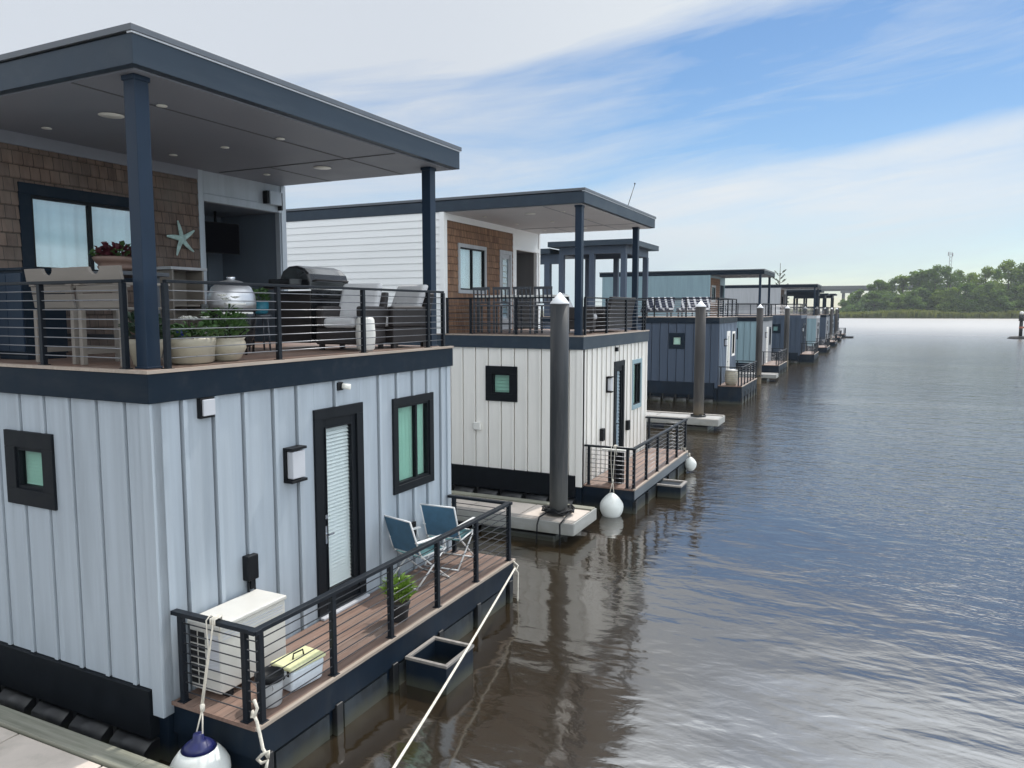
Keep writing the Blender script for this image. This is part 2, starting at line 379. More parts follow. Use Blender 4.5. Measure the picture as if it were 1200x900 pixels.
# ------------------------------------------------------------------ water
def water():
    m, nt, p = nmat('river_water')
    v = objcoord(nt)
    big = tex_noise(nt, objcoord(nt, (.035,.06,1)), 1.0, 3, .5, .6)
    gp0 = nt.nodes.new('ShaderNodeNewGeometry'); s0 = nt.nodes.new('ShaderNodeSeparateXYZ'); nt.links.new(gp0.outputs['Position'], s0.inputs[0])
    edge = tex_noise(nt, objcoord(nt, (.16,.35,1)), 1.0, 4, .6, .5)
    q = math_n(nt, 'ADD', math_n(nt, 'ADD', s0.outputs['Y'], math_n(nt, 'MULTIPLY', s0.outputs['X'], .69)), math_n(nt, 'MULTIPLY', math_n(nt, 'SUBTRACT', edge.outputs['Fac'], .5), 16.0))
    mq = nt.nodes.new('ShaderNodeMapRange'); mq.interpolation_type = 'SMOOTHSTEP'; mq.inputs[1].default_value = 10; mq.inputs[2].default_value = 17; mq.inputs[3].default_value = .22; nt.links.new(q, mq.inputs[0])
    patch = math_n(nt, 'MULTIPLY', mq.outputs[0], ramp(nt, big.outputs['Fac'], [(.38, (.45,)*3), (.62, (1,)*3)]))   # calm in the lee, wind ripples further out
    w1 = tex_noise(nt, objcoord(nt, (.55,1.0,1)), 1.0, 3, .5, .3)
    w2 = tex_noise(nt, objcoord(nt, (2.6,4.4,1)), 1.0, 3, .55, .4)
    w3 = tex_noise(nt, objcoord(nt, (9,14,1)), 1.0, 2, .5, .2)
    h = math_n(nt, 'ADD', math_n(nt, 'MULTIPLY', w1.outputs['Fac'], .036),
        math_n(nt, 'MULTIPLY', patch, math_n(nt, 'ADD', math_n(nt, 'MULTIPLY', w2.outputs['Fac'], .026), math_n(nt, 'MULTIPLY', w3.outputs['Fac'], .0052))))
    n = nt.nodes.new('ShaderNodeBump'); n.inputs['Strength'].default_value = 1; n.inputs['Distance'].default_value = 1
    nt.links.new(h, n.inputs['Height']); nt.links.new(n.outputs[0], p.inputs['Normal'])
    c = ramp(nt, big.outputs['Fac'], [(.3, (.024,.016,.008)), (.7, (.028,.021,.012))])
    nt.links.new(c, p.inputs['Base Color']); p.inputs['IOR'].default_value = 3.1
    gp = nt.nodes.new('ShaderNodeNewGeometry'); sy = nt.nodes.new('ShaderNodeSeparateXYZ'); nt.links.new(gp.outputs['Position'], sy.inputs[0])
    mr = nt.nodes.new('ShaderNodeMapRange'); mr.interpolation_type = 'SMOOTHSTEP'; mr.inputs[1].default_value = 10; mr.inputs[2].default_value = 260; mr.inputs[3].default_value = .09; mr.inputs[4].default_value = .40
    nt.links.new(sy.outputs['Y'], mr.inputs[0]); nt.links.new(mr.outputs[0], p.inputs['Roughness'])   # wind-ruffled out in the open river
    return m
M['water'] = water()
g = MB(); S = 9000
g.add([(-S,-S,0),(S,-S,0),(S,S,0),(-S,S,0)], [(0,1,2,3)])
tag(obj('river', g, M['water']), 'calm brown river reflecting the sky', None, None, 'structure')

# ------------------------------------------------------------------ house building
def front(x0): return lambda u, z, d: (x0 + d, u, z)          # faces the river (+x), u = y
def south(y0): return lambda u, z, d: (u, y0 - d, z)          # faces the viewer (-y), u = x
def fbox(mb, F, u0, u1, z0, z1, d0, d1):
    p = F(u0, z0, d0); q = F(u1, z1, d1)
    return mb.box(p[0], q[0], p[1], q[1], p[2], q[2])

def panel(mb, F, u0, u1, z0, z1, holes=(), th=.10, top=0, joints=None):
    joints = joints or []
    if joints:
        ed = [u0]
        for j in sorted(joints): ed += [j-.014, j+.014]
        ed.append(u1)
        for a, b in zip(ed[0::2], ed[1::2]):
            panel(mb, F, a, b, z0, z1, [h for h in holes if h[0] < b and h[1] > a], th)
        return fbox(mb, F, u0+.001, u1-.001, z0+.001, z1-.001, -th-.02, -th*.75) if not holes else panel(mb, F, u0+.001, u1-.001, z0+.001, z1-.001, holes, th*.95, -th*.75)
    us = sorted({u0, u1, *[h[0] for h in holes], *[h[1] for h in holes]}); zs = sorted({z0, z1, *[h[2] for h in holes], *[h[3] for h in holes]})
    us = [u for u in us if u0 <= u <= u1]; zs = [z for z in zs if z0 <= z <= z1]
    for i in range(len(us)-1):
        cu = (us[i]+us[i+1])/2
        j = 0
        while j < len(zs)-1:
            cz = (zs[j]+zs[j+1])/2
            if any(h[0] < cu < h[1] and h[2] < cz < h[3] for h in holes): j += 1; continue
            k = j
            while k+1 < len(zs)-1 and not any(h[0] < cu < h[1] and h[2] < (zs[k+1]+zs[k+2])/2 < h[3] for h in holes): k += 1
            fbox(mb, F, us[i], us[i+1], zs[j], zs[k+1], -th, top); j = k+1

def battens(mb, F, us, z0, z1, holes=(), bw=.05, bd=.028):
    for u in us:
        segs = [(z0, z1)]
        for h in holes:
            if h[0]-.03 < u < h[1]+.03:
                ns = []
                for a, b in segs:
                    if h[3] <= a or h[2] >= b: ns.append((a, b)); continue
                    if h[2] > a: ns.append((a, h[2]))
                    if h[3] < b: ns.append((h[3], b))
                segs = ns
        for a, b in segs:
            if b - a > .02: fbox(mb, F, u-bw/2, u+bw/2, a, b, 0, bd)

def lap(mb, F, u0, u1, z0, z1, h=.165, lip=.022):
    """overlapping horizontal boards"""
    n = max(1, round((z1-z0)/h)); h = (z1-z0)/n
    for i in range(n):
        a = z0+i*h; b = a+h
        P = [F(u0,a,-.05),F(u1,a,-.05),F(u1,a,lip),F(u0,a,lip),F(u0,b,-.05),F(u1,b,-.05),F(u1,b,.002),F(u0,b,.002)]
        mb.hexa(P)

def window(par, F, u0, u1, z0, z1, frame, pane, blind, fw=.10, mull=None, slats=0, name='window', drape=False, inner=None):
    m = MB()
    for a, b, c, d in ((u0,u1,z1-fw,z1),(u0,u1,z0,z0+fw),(u0,u0+fw,z0+fw,z1-fw),(u1-fw,u1,z0+fw,z1-fw)):
        fbox(m, F, a, b, c, d, -.09, .03)
    fr = obj(name, m, frame, par, .004)
    iu0, iu1, iz0, iz1 = u0+fw, u1-fw, z0+fw, z1-fw
    s = .035; m = MB()
    for a, b, c, d in ((iu0,iu1,iz1-s,iz1),(iu0,iu1,iz0,iz0+s),(iu0,iu0+s,iz0+s,iz1-s),(iu1-s,iu1,iz0+s,iz1-s)):
        fbox(m, F, a, b, c, d, -.06, .008)
    if mull:
        um = iu0+(iu1-iu0)*mull; fbox(m, F, um-.022, um+.022, iz0+s, iz1-s, -.055, .004)
    obj('sash', m, inner or frame, fr)
    m = MB(); fbox(m, F, iu0+s*.5, iu1-s*.5, iz0+s*.5, iz1-s*.5, -.031, -.027); obj('pane', m, pane, fr)
    m = MB()
    if drape:
        k = 40
        V = []; Fc = []
        for i in range(k+1):
            u = iu0+(iu1-iu0)*i/k; d = -.085+.02*math.sin(i*1.35)+.008*math.sin(i*.6)
            V += [F(u, iz0, d), F(u, iz1, d)]
        for i in range(k): Fc.append((2*i, 2*i+2, 2*i+3, 2*i+1))
        m.add(V, Fc, True)
    elif slats:
        for i in range(slats):
            z = iz0+(iz1-iz0)*(i+.5)/slats; h = (iz1-iz0)/slats
            P = [F(iu0,z-h*.5,-.065),F(iu1,z-h*.5,-.065),F(iu1,z-h*.5,-.06),F(iu0,z-h*.5,-.06),F(iu0,z+h*.42,-.09),F(iu1,z+h*.42,-.09),F(iu1,z+h*.42,-.085),F(iu0,z+h*.42,-.085)]
            m.hexa(P)
        fbox(m, F, iu0, iu1, iz0, iz1, -.12, -.11)
    else: fbox(m, F, iu0, iu1, iz0, iz1, -.075, -.065)
    obj('curtain' if drape else 'blind', m, blind, fr)
    return fr

def door(par, F, u0, u1, z0, z1, frame, pane, blind, fw=.13, slats=60, glass=None, handle=True):
    m = MB()
    for a, b, c, d in ((u0,u1,z1-fw,z1),(u0,u0+fw,z0,z1-fw),(u1-fw,u1,z0,z1-fw),(u0+fw,u1-fw,z0,z0+.05)):
        fbox(m, F, a, b, c, d, -.09, .03)
    dr = obj('door', m, frame, par, .004)
    a, b, c, d = u0+fw, u1-fw, z0+.05, z1-fw
    g = glass or (a+.085, b-.10, c+.24, d-.12)
    m = MB(); panel(m, F, a, b, c, d, [g], .05)
    for o in (0,):
        fbox(m, F, g[0]-.02, g[1]+.02, g[3], g[3]+.02, 0, .012); fbox(m, F, g[0]-.02, g[1]+.02, g[2]-.02, g[2], 0, .012)
        fbox(m, F, g[0]-.02, g[0], g[2], g[3], 0, .012); fbox(m, F, g[1], g[1]+.02, g[2], g[3], 0, .012)
    # sits inside the frame, a little back
    sh = Vector(F(0, 0, .004)) - Vector(F(0, 0, 0)); m.v = [tuple(Vector(p)+sh) for p in m.v]
    obj('door_leaf', m, frame, dr, .003)
    m = MB(); fbox(m, F, *g[:2], *g[2:], -.016, -.012); obj('pane', m, pane, dr)
    m = MB()
    for i in range(slats):
        h = (g[3]-g[2])/slats; z = g[2]+h*(i+.5)
        m.hexa([F(g[0],z-h*.5,-.033),F(g[1],z-h*.5,-.033),F(g[1],z-h*.5,-.030),F(g[0],z-h*.5,-.030),F(g[0],z+h*.30,-.063),F(g[1],z+h*.30,-.063),F(g[1],z+h*.30,-.060),F(g[0],z+h*.30,-.060)])
    obj('blind', m, blind, dr)
    if handle:
        m = MB(); zc = z0+.98; uc = a+.055
        fbox(m, F, uc-.022, uc+.022, zc-.11, zc+.11, 0, .014); fbox(m, F, uc-.012, uc+.10, zc-.01, zc+.012, .03, .05)
        fbox(m, F, uc-.012, uc+.012, zc-.01, zc+.012, .0, .045); fbox(m, F, uc-.022, uc+.022, zc+.2, zc+.25, 0, .02)
        obj('handle', m, M['steel'], dr)
    return dr

def railing(par, runs, zb, zt, posts, n=8, rail=None, rod=None, pw=.05, tw=.055, tth=.035, rr=.006, extra=.06, detail=True, z_first=None):
    """runs: list of ((x,y),(x,y)) top rails; posts: list of (x,y)"""
    rail = rail or M['rail']; rod = rod or M['rod']
    m = MB()
    for a, b in runs:
        d = (Vector(b)-Vector(a)).normalized()*extra; a2 = Vector(a)-d; b2 = Vector(b)+d
        off = .0015*len(m.f)
        m.bar((a2.x,a2.y,zt-tth/2+off*.1), (b2.x,b2.y,zt-tth/2+off*.1), tw, tth)
    top = obj('railing', m, rail, par, .004)
    for x, y in posts:
        m = MB(); m.box(x-pw/2, x+pw/2, y-pw/2, y+pw/2, zb, zt-tth-.001); m.box(x-pw*.85, x+pw*.85, y-pw*.85, y+pw*.85, zb, zb+.008)
        obj('post', m, rail, top, .003)
    m = MB(); z0 = z_first if z_first is not None else zb+.10
    for a, b in runs:
        for i in range(n):
            z = z0+(zt-tth-.07-z0)*i/(n-1)
            m.tube([(a[0],a[1],z),(b[0],b[1],z)], rr, 6 if detail else 4)
    obj('rods', m, rod, top)
    return top

def boards_y(mb, x0, x1, y0, y1, z, w=.14, th=.03, gap=.006):
    n = max(1, round((x1-x0)/w)); w = (x1-x0)/n
    for i in range(n): mb.box(x0+i*w+gap/2, x0+(i+1)*w-gap/2, y0, y1, z-th, z)
def boards_x(mb, x0, x1, y0, y1, z, w=.14, th=.03, gap=.006):
    n = max(1, round((y1-y0)/w)); w = (y1-y0)/n
    for i in range(n): mb.box(x0, x1, y0+i*w+gap/2, y0+(i+1)*w-gap/2, z-th, z)

def house(label, X, Y, a, S):
    D = S.get('depth', 11.0); L = S.get('L', 5.3); dz = S.get('dz', 0.0)
    h = thing('floating_house', label, 'houseboat', (X, Y, 0), a, 'two storey floating houses moored in a row')
    wm, fm, trim, fas = S['wall'], S.get('front', S['wall']), S.get('trim', M['trim']), S.get('fascia', M['fascia'])
    near = S.get('near', False); zs0, zs1, zb1, zd = .50+dz, 3.505+dz, 3.778+dz, S.get('zd', .629)+dz
    Ff, Fs = front(0), south(0)
    # --- lower storey walls
    dh = S['door']; wh = S['win']; lh = S['swin']
    ins = .10
    hf = [(dh[0]+.03, dh[1]-.03, dh[2], dh[3]-.03), (wh[0]+.03, wh[1]-.03, wh[2]+.03, wh[3]-.03)]
    hs = [(lh[0]+.03, lh[1]-.03, lh[2]+.03, lh[3]-.03)]
    fb = S.get('fb') or [.38+.39*i for i in range(int((L-.4)/.39)+1)]; off = .025+.011
    m = MB(); panel(m, Ff, 0, L, zs0, zs1, hf, joints=[u-off for u in fb])
    battens(m, Ff, fb, zs0, zs1, [dh, wh], S.get('bw', .05), S.get('bd', .028))
    fbox(m, Ff, .0, .10, zs0, zs1, 0, .024); fbox(m, Ff, L-.10, L, zs0, zs1, 0, .024)
    obj('front_wall', m, fm, h, .003 if near else 0)
    sb = S.get('sb') or [-.38-.4*i for i in range(int(D/.4)-1)]
    m = MB(); panel(m, Fs, -D, -.10, zs0+.24, zs1, hs, joints=[u+off for u in sb])
    battens(m, Fs, sb, zs0+.24, zs1, [lh], S.get('bw', .05), S.get('bd', .028)*.6)
    fbox(m, Fs, -.12, .024, zs0, zs1, -.10, .024)
    obj('side_wall', m, wm, h, .003 if near else 0)
    m = MB(); m.box(-D, -.10, L-.1, L, zs0, zs1); m.box(-D-.1, -D, 0, L, zs0, zs1); obj('rear_wall', m, wm, h)
    m = MB(); m.box(-D, -.6, .6, L-.3, zs0, zs1-.01); obj('light_block', m, M['black_trim'], h)  # unseen black box added to keep light out behind the windows
    # --- hull
    m = MB(); m.box(-D, -.02, .06, L-.06, -.5, zs0-.003); obj('hull', m, M['hull'], h)
    m = MB(); m.box(-D, -.145, -.045, .08, .26+dz*.5, zs0+.235); obj('skirt', m, S.get('skirt', M['black_trim']), h, .004 if near else 0)
    m = MB(); k = int(D/.62)
    for i in range(k):
        x1 = -.15-i*.62; m.tube([(x1, .02, .06), (x1-.5, .02, .06)], .17, 10); m.box(x1-.58, x1-.52, -.02, .08, -.3, .26+dz*.5)
    obj('pontoon', m, M['black_float'], h)
    # --- lower deck
    d = S.get('d', 1.12); y0, y1 = .083, L
    m = MB(); boards_y(m, .03, d-.03, y0, y1, zd); obj('deck_floor', m, M['deck_board'], h, .003 if near else 0)
    m = MB(); m.box(.0, d-.012, y0+.02, y1-.02, .30, zd-.032); m.box(.0, d-.06, y0+.06, y1-.06, -.4, .30)
    obj('deck_hull', m, M['hull'], h)
    if S.get('dkf'):
        m = MB(); m.box(d-.011, d+.008, y0, y1, .33, zd-.032); obj('deck_fascia', m, S['dkf'], h)
    m = MB(); m.box(d-.03, d+.012, y0-.01, y1+.01, zd-.03, zd+.004); obj('deck_edge', m, M['deck_edge'], h, .002 if near else 0)
    m = MB(); m.box(.02, d-.03, y0-.014, y0, zd-.035, zd+.002); obj('deck_side_edge', m, M['deck_board'], h)
    m = MB()
    for i in range(6):
        y = y0+.12+i*(y1-y0-.24)/5
        if i < 5: m.box(d-.06, d-.03, y+.12, y+(y1-y0-.24)/5-.12, -.1, .26)
    obj('hull_panel', m, M['hull_panel'], h)
    for i in range(6 if S.get('bump_n', 6) else 0):
        y = y0+.12+i*(y1-y0-.24)/5; m = MB(); m.box(d-.05, d+.012, y-.05, y+.05, -.25, zd-.30); obj('bumper_post', m, M['black_float'], h, .008 if near else 0)
    # --- lower railing
    pn = 6
    px = d-.05; ps = [(px, y0+.1+i*(L-.2-y0)/(pn-1)) for i in range(pn)]
    rt = S.get('rt', 1.517)+dz
    railing(h, [((.08, y0+.05), (px, y0+.05)), ((px, y0+.05), (px, y1-.1)), ((.08, y1-.1), (px, y1-.1))], zd, rt, ps + [(.13, y0+.05), (px-.13, y0+.05), (.13, y1-.1)], 8, M['rail'], S.get('lrod', M['rod_dark']), .055, .075, .04, .006, .05, near)
    # --- upper deck band
    e = .044
    m = MB(); m.box(-D, e, -e, L+e, zs1+.001, zb1); obj('fascia_band', m, S.get('band', trim), h, .005 if near else 0)
    m = MB(); boards_y(m, -D+.1, e-.05, -e+.05, L+e-.05, zb1+.03, .14, .028); obj('upper_deck_floor', m, M['deck_board'], h)
    m = MB(); m.box(e-.05, e+.01, -e-.01, L+e+.01, zb1+.002, zb1+.032); m.box(-D, e-.05, -e-.01, -e+.05, zb1+.002, zb1+.032); obj('upper_deck_edge', m, M['deck_edge'], h)
    # --- windows and doors
    door(h, Ff, *dh, S.get('dfr', S.get('fr', M['black_trim'])), M['glass_clear'], S.get('doorblind', M['blind_white']), slats=44 if near else 24)
    window(h, Ff, *wh, S.get('wfr', S.get('fr', M['black_trim'])), M['glass'], S.get('blind', M['blind_green']), .11, .6, drape=near, inner=M['black_trim'])
    window(h, Fs, *lh, S.get('fr', M['black_trim']), M['glass'], S.get('sblind', M['blind_green']), .17, None, 12 if near else 6)
    # --- lamps
    sc = S.get('sconce', (1.68, 1.93, 2.42, 2.82))
    m = MB(); fbox(m, Ff, sc[0], sc[1], sc[2], sc[3], 0, .03); fbox(m, Ff, sc[0], sc[1], sc[3]-.03, sc[3], .03, .13); fbox(m, Ff, sc[0], sc[1], sc[2], sc[2]+.03, .03, .13)
    l = obj('wall_light', m, M['outlet'], h, .003)
    m = MB(); fbox(m, Ff, sc[0]+.03, sc[1]-.02, sc[2]+.045, sc[3]-.045, .03, .12); obj('lens', m, M['lens'], l, .01)
    return h, zb1, zs0, zd

def roof(h, x0, x1, y0, y1, z0, z1, fas, sof, cap=.07, near=False):
    m = MB(); m.box(x0, x1, y0, y1, z0+.004, z1-cap); r = obj('roof', m, fas, h, .005 if near else 0)
    m = MB(); m.box(x0-.02, x1+.025, y0-.025, y1+.025, z1-cap+.012, z1); obj('roof_flashing', m, M['flash'], r, .004 if near else 0)
    m = MB(); m.box(x1-.05, x1+.012, y0-.012, y1+.012, z1-cap-.002, z1-cap+.014); obj('drip_edge', m, M['drip'], r)
    m = MB(); m.box(x0+.04, x1-.10, y0+.08, y1-.08, z0-.012, z0+.003); obj('soffit', m, sof, r)
    return r

def cabin(h, zb, S, near):
    """second storey: shingled wall facing the porch, alcove, roof, posts, railings"""
    D = S.get('depth', 11.0); XW = S.get('xw', -3.5); YN = 5.62; zf = zb+.03; zr0, zr1 = S['roofz']; L = S.get('L', 5.3)
    wm = S['cab']; alc = S.get('alc', (3.86, 5.48)); za = zf+2.22; ys = 3.74
    Fw = front(XW); Fs = south(0.0)
    wu = S.get('uwin', (1.04, 2.9, zf+.9, zf+2.1)); ud = S.get('udoor')
    m = MB(); lap(m, Fs, -D, XW-.07, zf, zr0); obj('cabin_side_wall', m, wm, h)
    m = MB(); m.box(XW-.07, XW+.05, -.03, .12, zf, zr0); obj('corner_board', m, S.get('cb', wm), h, .003 if near else 0)
    # shingle courses, each a tilted strip, cut round the openings
    holes = [(wu[0]+.02, wu[1]-.02, wu[2]+.02, wu[3]-.02)] + ([(ud[0]+.02, ud[1]-.02, ud[2], ud[3]-.02)] if ud else [])
    m = MB(); c = .165; z = zf
    while z < zr0-.2:
        z2 = min(z+c, zr0-.16)
        cuts = sorted({.12, ys, *[q for hh in holes for q in hh[:2]]})
        for i in range(len(cuts)-1):
            cu = (cuts[i]+cuts[i+1])/2; a, b = z, z2
            for hh in holes:
                if hh[0] < cu < hh[1]:
                    if hh[2] <= a and hh[3] >= b: a = b
                    elif hh[2] <= a < hh[3]: a = hh[3]
                    elif hh[2] < b <= hh[3]: b = hh[2]
            if b-a > .01:
                P = [Fw(cuts[i],a,-.08),Fw(cuts[i+1],a,-.08),Fw(cuts[i+1],a,.018),Fw(cuts[i],a,.018),Fw(cuts[i],b,-.08),Fw(cuts[i+1],b,-.08),Fw(cuts[i+1],b,.001),Fw(cuts[i],b,.001)]
                m.hexa(P)
        z = z2
        if z2 >= zr0-.161: break
    obj('shingle_wall', m, S.get('shingle', M['shingle']), h)
    m = MB(); fbox(m, Fw, .12, ys, zr0-.16, zr0, -.08, .03); obj('frieze_board', m, S.get('frieze', wm), h, .003)
    m = MB(); panel(m, Fw, ys, YN, zf, zr0, [(alc[0], alc[1], zf, za)])
    fbox(m, Fw, ys, ys+.1, zf, zr0-.001, 0, .02); fbox(m, Fw, YN-.11, YN, zf, zr0-.001, 0, .02); fbox(m, Fw, ys+.1, YN-.11, za, za+.11, 0, .02)
    fbox(m, Fw, ys+.1, YN-.11, za+.118, za+.13, 0, .006)
    obj('porch_wall', m, S.get('pw', wm), h, .003 if near else 0)
    m = MB(); m.box(XW-1.5, XW-1.4, alc[0]-.1, YN, zf, za+.1)
    for i in range(5): m.box(XW-1.4, XW-1.385, alc[0]+.2+i*.36, alc[0]+.225+i*.36, zf, za)
    m.box(XW-1.4, XW-.1, alc[1]+.01, YN-.01, zf, za+.1); m.box(XW-1.4, XW-.1, alc[0]-.1, alc[0]-.01, zf, za+.1); m.box(XW-1.5, XW-.1, alc[0]-.1, YN, za, za+.1)
    obj('alcove', m, S.get('alm', M['alcove']), h)
    m = MB(); m.box(-D, XW-1.5, YN-.1, YN, zf, zr0); m.box(-D-.1, -D, 0, YN, zf, zr0); obj('cabin_rear_wall', m, wm, h)
    m = MB(); m.box(-D+.1, XW-1.6, .4, YN-.3, zf, zr0-.05); m.box(XW-1.6, XW-.4, .4, ys-.1, zf, zr0-.05); obj('cabin_light_block', m, M['black_trim'], h)  # unseen black filler added upstairs to block light behind the glass
    fb = obj_floor = MB(); fb.box(-D, XW+.04, L+.05, YN+.02, zf-.35, zf-.002); obj('cabin_floor_edge', fb, S.get('band', M['trim']), h)
    # upstairs window and door
    window(h, Fw, *wu, S.get('ufr', M['trim']), M['glass_sky'], M['curtain'], S.get('ufw', .14), .5, drape=True, inner=M['black_trim'])
    if ud: door(h, Fw, *ud, S.get('ufr', M['trim']), M['glass_sky'], M['curtain_blue'], .10, 10, handle=False)
    # roof and posts
    r = roof(h, -D-.3, .03, -.03, 5.6, zr0, zr1, S.get('roofm', M['fascia']), S.get('sof', M['soffit']), near=near)
    m = MB(); m.box(-.955, -.93, .06, 5.5, zr0-.018, zr0-.012); m.box(XW+.1, -.11, 4.08, 4.105, zr0-.0205, zr0-.0125)
    m.box(-2.4, -2.375, 4.11, 5.5, zr0-.018, zr0-.012); obj('soffit_seam', m, S.get('seam', M['seam']), r)
    for (x, y, q) in ((-1.69,1.01,.13),(-.855,.98,.055),(-2.905,1.065,.055),(-1.86,2.76,.055),(-.85,2.70,.055),(-1.675,4.455,.13),(-2.88,2.805,.055),(-2.84,4.52,.055)):
        m = MB(); m.lathe([(q,0),(q,.006),(q*.8,.012)], (x, y, zr0-.026), 20)
        obj('ceiling_speaker' if q > .1 else 'ceiling_light', m, M['disc'], r)
    pw = .15
    for x, y in S.get('posts', ((-.24,.20),(-.28,5.2))):
        m = MB(); m.box(x-pw/2, x+pw/2, y-pw/2, y+pw/2, zf, zr0-.013); m.box(x-pw/2-.012, x+pw/2+.012, y-pw/2-.012, y+pw/2+.012, zf, zf+.02)
        m.box(x-pw/2-.012, x+pw/2+.012, y-pw/2-.012, y+pw/2+.012, zr0-.06, zr0-.0135)
        obj('porch_post', m, S.get('postm', M['post']), h, .006 if near else 0)
    zt = S.get('urt', 4.642)
    railing(h, [((-.03,.24),(-.03,L-.12))], zf, zt, [(-.03, .24), (-.03, 1.7), (-.03, 3.22), (-.03, 4.75), (-.03, L-.12)], 8, M['rail'], M['rod'], .05, .055, .03, .006, 0, near)
    railing(h, [((XW+.05,.05),(-.34,.05))], zf, zt, [(XW+.08,.05), (-2.75,.05), (-1.59,.05), (-.36,.05)], 8, M['rail'], M['rod'], .05, .055, .03, .006, 0, near)
    return r
M['alcove'] = mat('alcove_boards', (.11,.14,.175), .55, .1, (4,4,.6))
M['alcove_grey'] = mat('alcove_boards_grey', (.16,.16,.165), .55, .1, (4,4,.6))

# ------------------------------------------------------------------ HOUSE 1 (nearest)
X1, Y1, A1 = -5.978, 4.802, -.013
def W1(x, y, z=0):
    c, s = math.cos(A1), math.sin(A1); return (X1+c*x-s*y, Y1+s*x+c*y, z)
S1 = dict(wall=M['blue_siding'], cab=M['blue_siding'], near=True, L=5.29, d=1.12,
    door=(2.186,3.109,.66,3.186), win=(3.773,4.796,1.82,3.152), swin=(-2.221,-1.43,2.342,3.119),
    fb=[.37,.75,1.14,1.57,1.94,2.6,3.49,3.9,4.29,4.66,5.04], sb=[-.375-.402*i for i in range(26)],
    roofz=(6.496,6.83), uwin=(1.042,2.9,4.72,5.905), frieze=M['soffit'], cb=M['blue_siding'])
h1, zb, zs0, zd1 = house('nearest houseboat, pale blue-grey batten walls, two blue chairs on its lower deck', X1, Y1, A1, S1)
cabin(h1, zb, S1, True)
Ff = front(0)
m = MB(); fbox(m, Ff, .525, .70, 3.30, 3.50, 0, .05); b = obj('box_lamp', m, M['outlet'], h1, .004)
m = MB(); fbox(m, Ff, .545, .69, 3.325, 3.485, .05, .075); obj('lens', m, M['lens'], b, .006)
m = MB(); fbox(m, Ff, 2.60, 2.70, 3.38, 3.48, 0, .05); b = obj('spot_lamp', m, M['outlet'], h1, .004)
m = MB(); m.tube([(.05,2.68,3.43),(.14,2.72,3.42)], .035, 12); obj('lamp_head', m, M['disc'], b)
m = MB(); fbox(m, Ff, 1.03, 1.18, 1.50, 1.77, 0, .09); b = obj('power_outlet', m, M['outlet'], h1, .012)
m = MB(); m.tube([(.05,1.06,1.5),(.06,1.06,1.3),(.10,1.04,1.0),(.14,1.02,.72)], .011, 8); m.tube([(.05,1.15,1.5),(.055,1.15,1.2),(.06,1.16,.75)], .011, 8); fbox(m, Ff, 1.08, 1.13, 1.40, 1.5, .02, .07); obj('cable', m, M['outlet'], b)
m = MB(); fbox(m, Ff, 4.12, 4.29, 1.07, 1.33, 0, .03); fbox(m, Ff, 4.14, 4.27, 1.09, 1.31, .03, .045); obj('vent_cover', m, M['outlet'], h1, .004)
m = MB(); fbox(m, Ff, 2.2, 3.1, .632, .66, .03, .09); obj('door_sill', m, M['lens'], h1, .004)
m = MB(); Fw = front(-3.5); fbox(m, Fw, 5.15, 5.42, 6.13, 6.36, .002, .12); b = obj('porch_speaker', m, M['blue_siding'], h1, .01)
for q in ((5.10,5.148,6.14,6.35), (5.422,5.46,6.06,6.35)): m = MB(); fbox(m, Fw, *q, .002, .10); obj('bracket', m, M['outlet'], b)
# open timber box that floats against the hull
m = MB(); bx0, bx1, by0, by1 = 1.15, 1.70, 2.36, 2.98
for a in ((bx0,bx1,by0,by0+.03),(bx0,bx1,by1-.03,by1),(bx0,bx0+.03,by0+.03,by1-.03),(bx1-.03,bx1,by0+.03,by1-.03)): m.box(*a, -.2, .31)
m.box(bx0+.03, bx1-.03, by0+.03, by1-.03, -.2, .06)
fbx = obj('fender_box', m, M['hull'], h1, .005)
m = MB()
for a in ((bx0-.01,bx1+.01,by0-.01,by0+.035),(bx0-.01,bx1+.01,by1-.035,by1+.01),(bx0-.01,bx0+.035,by0+.035,by1-.035),(bx1-.035,bx1+.01,by0+.035,by1-.035)): m.box(*a, .312, .345)
obj('box_rim', m, M['grey_wood'], fbx, .004)

# ------------------------------------------------------------------ HOUSE 2
X2, Y2 = -5.716, 15.409
S2 = dict(front=M['white_front_dim'], dkf=M['fascia_pale'], wall=M['white_siding'], cab=M['white_lap'], L=5.09, d=1.184, zd=.55, rt=1.43, near=False,
    door=(2.209,3.021,.60,3.114), win=(3.68,4.56,1.758,3.069), swin=(-2.333,-1.535,2.292,3.094), doorblind=M['curtain_blue'], wfr=M['teal_siding'],
    fb=[.33+.33*i for i in range(14)], sb=[-.33-.33*i for i in range(30)], bd=.022, sconce=(1.62,1.80,2.42,2.80), lrod=M['rod'],
    roofz=(6.605,6.92), uwin=(.69,2.15,4.76,5.96), udoor=(2.92,3.66,3.83,5.95), xw=-3.45, sof=M['white_soffit'], seam=M['soffit'], shingle=M['shingle_warm'],
    ufr=M['grey_siding'], ufw=.09, alm=M['alcove_grey'], roofm=M['fascia'], band=M['fascia'], posts=((-.16,.20),(-.33,5.0)), alc=(4.0,5.4))
h2, zb, _, _ = house('white houseboat with warm cedar porch wall, second in the row, behind the nearest grey one', X2, Y2, 0, S2)
cabin(h2, zb, S2, True)
m = MB(); fbox(m, south(0), -2.64, -2.45, 1.60, 1.78, 0, .08); obj('wall_vent', m, M['white_plastic'], h2, .02)
m = MB(); fbox(m, Ff, 1.20, 1.36, 1.33, 1.62, 0, .09); obj('power_outlet', m, M['outlet'], h2, .012)
m = MB(); fbox(m, Ff, 3.2, 3.36, 1.30, 1.55, 0, .09); obj('hose_reel', m, M['outlet'], h2, .012)
m = MB(); fbox(m, Ff, 2.25, 2.35, 3.36, 3.46, 0, .07); obj('spot_lamp', m, M['outlet'], h2, .004)
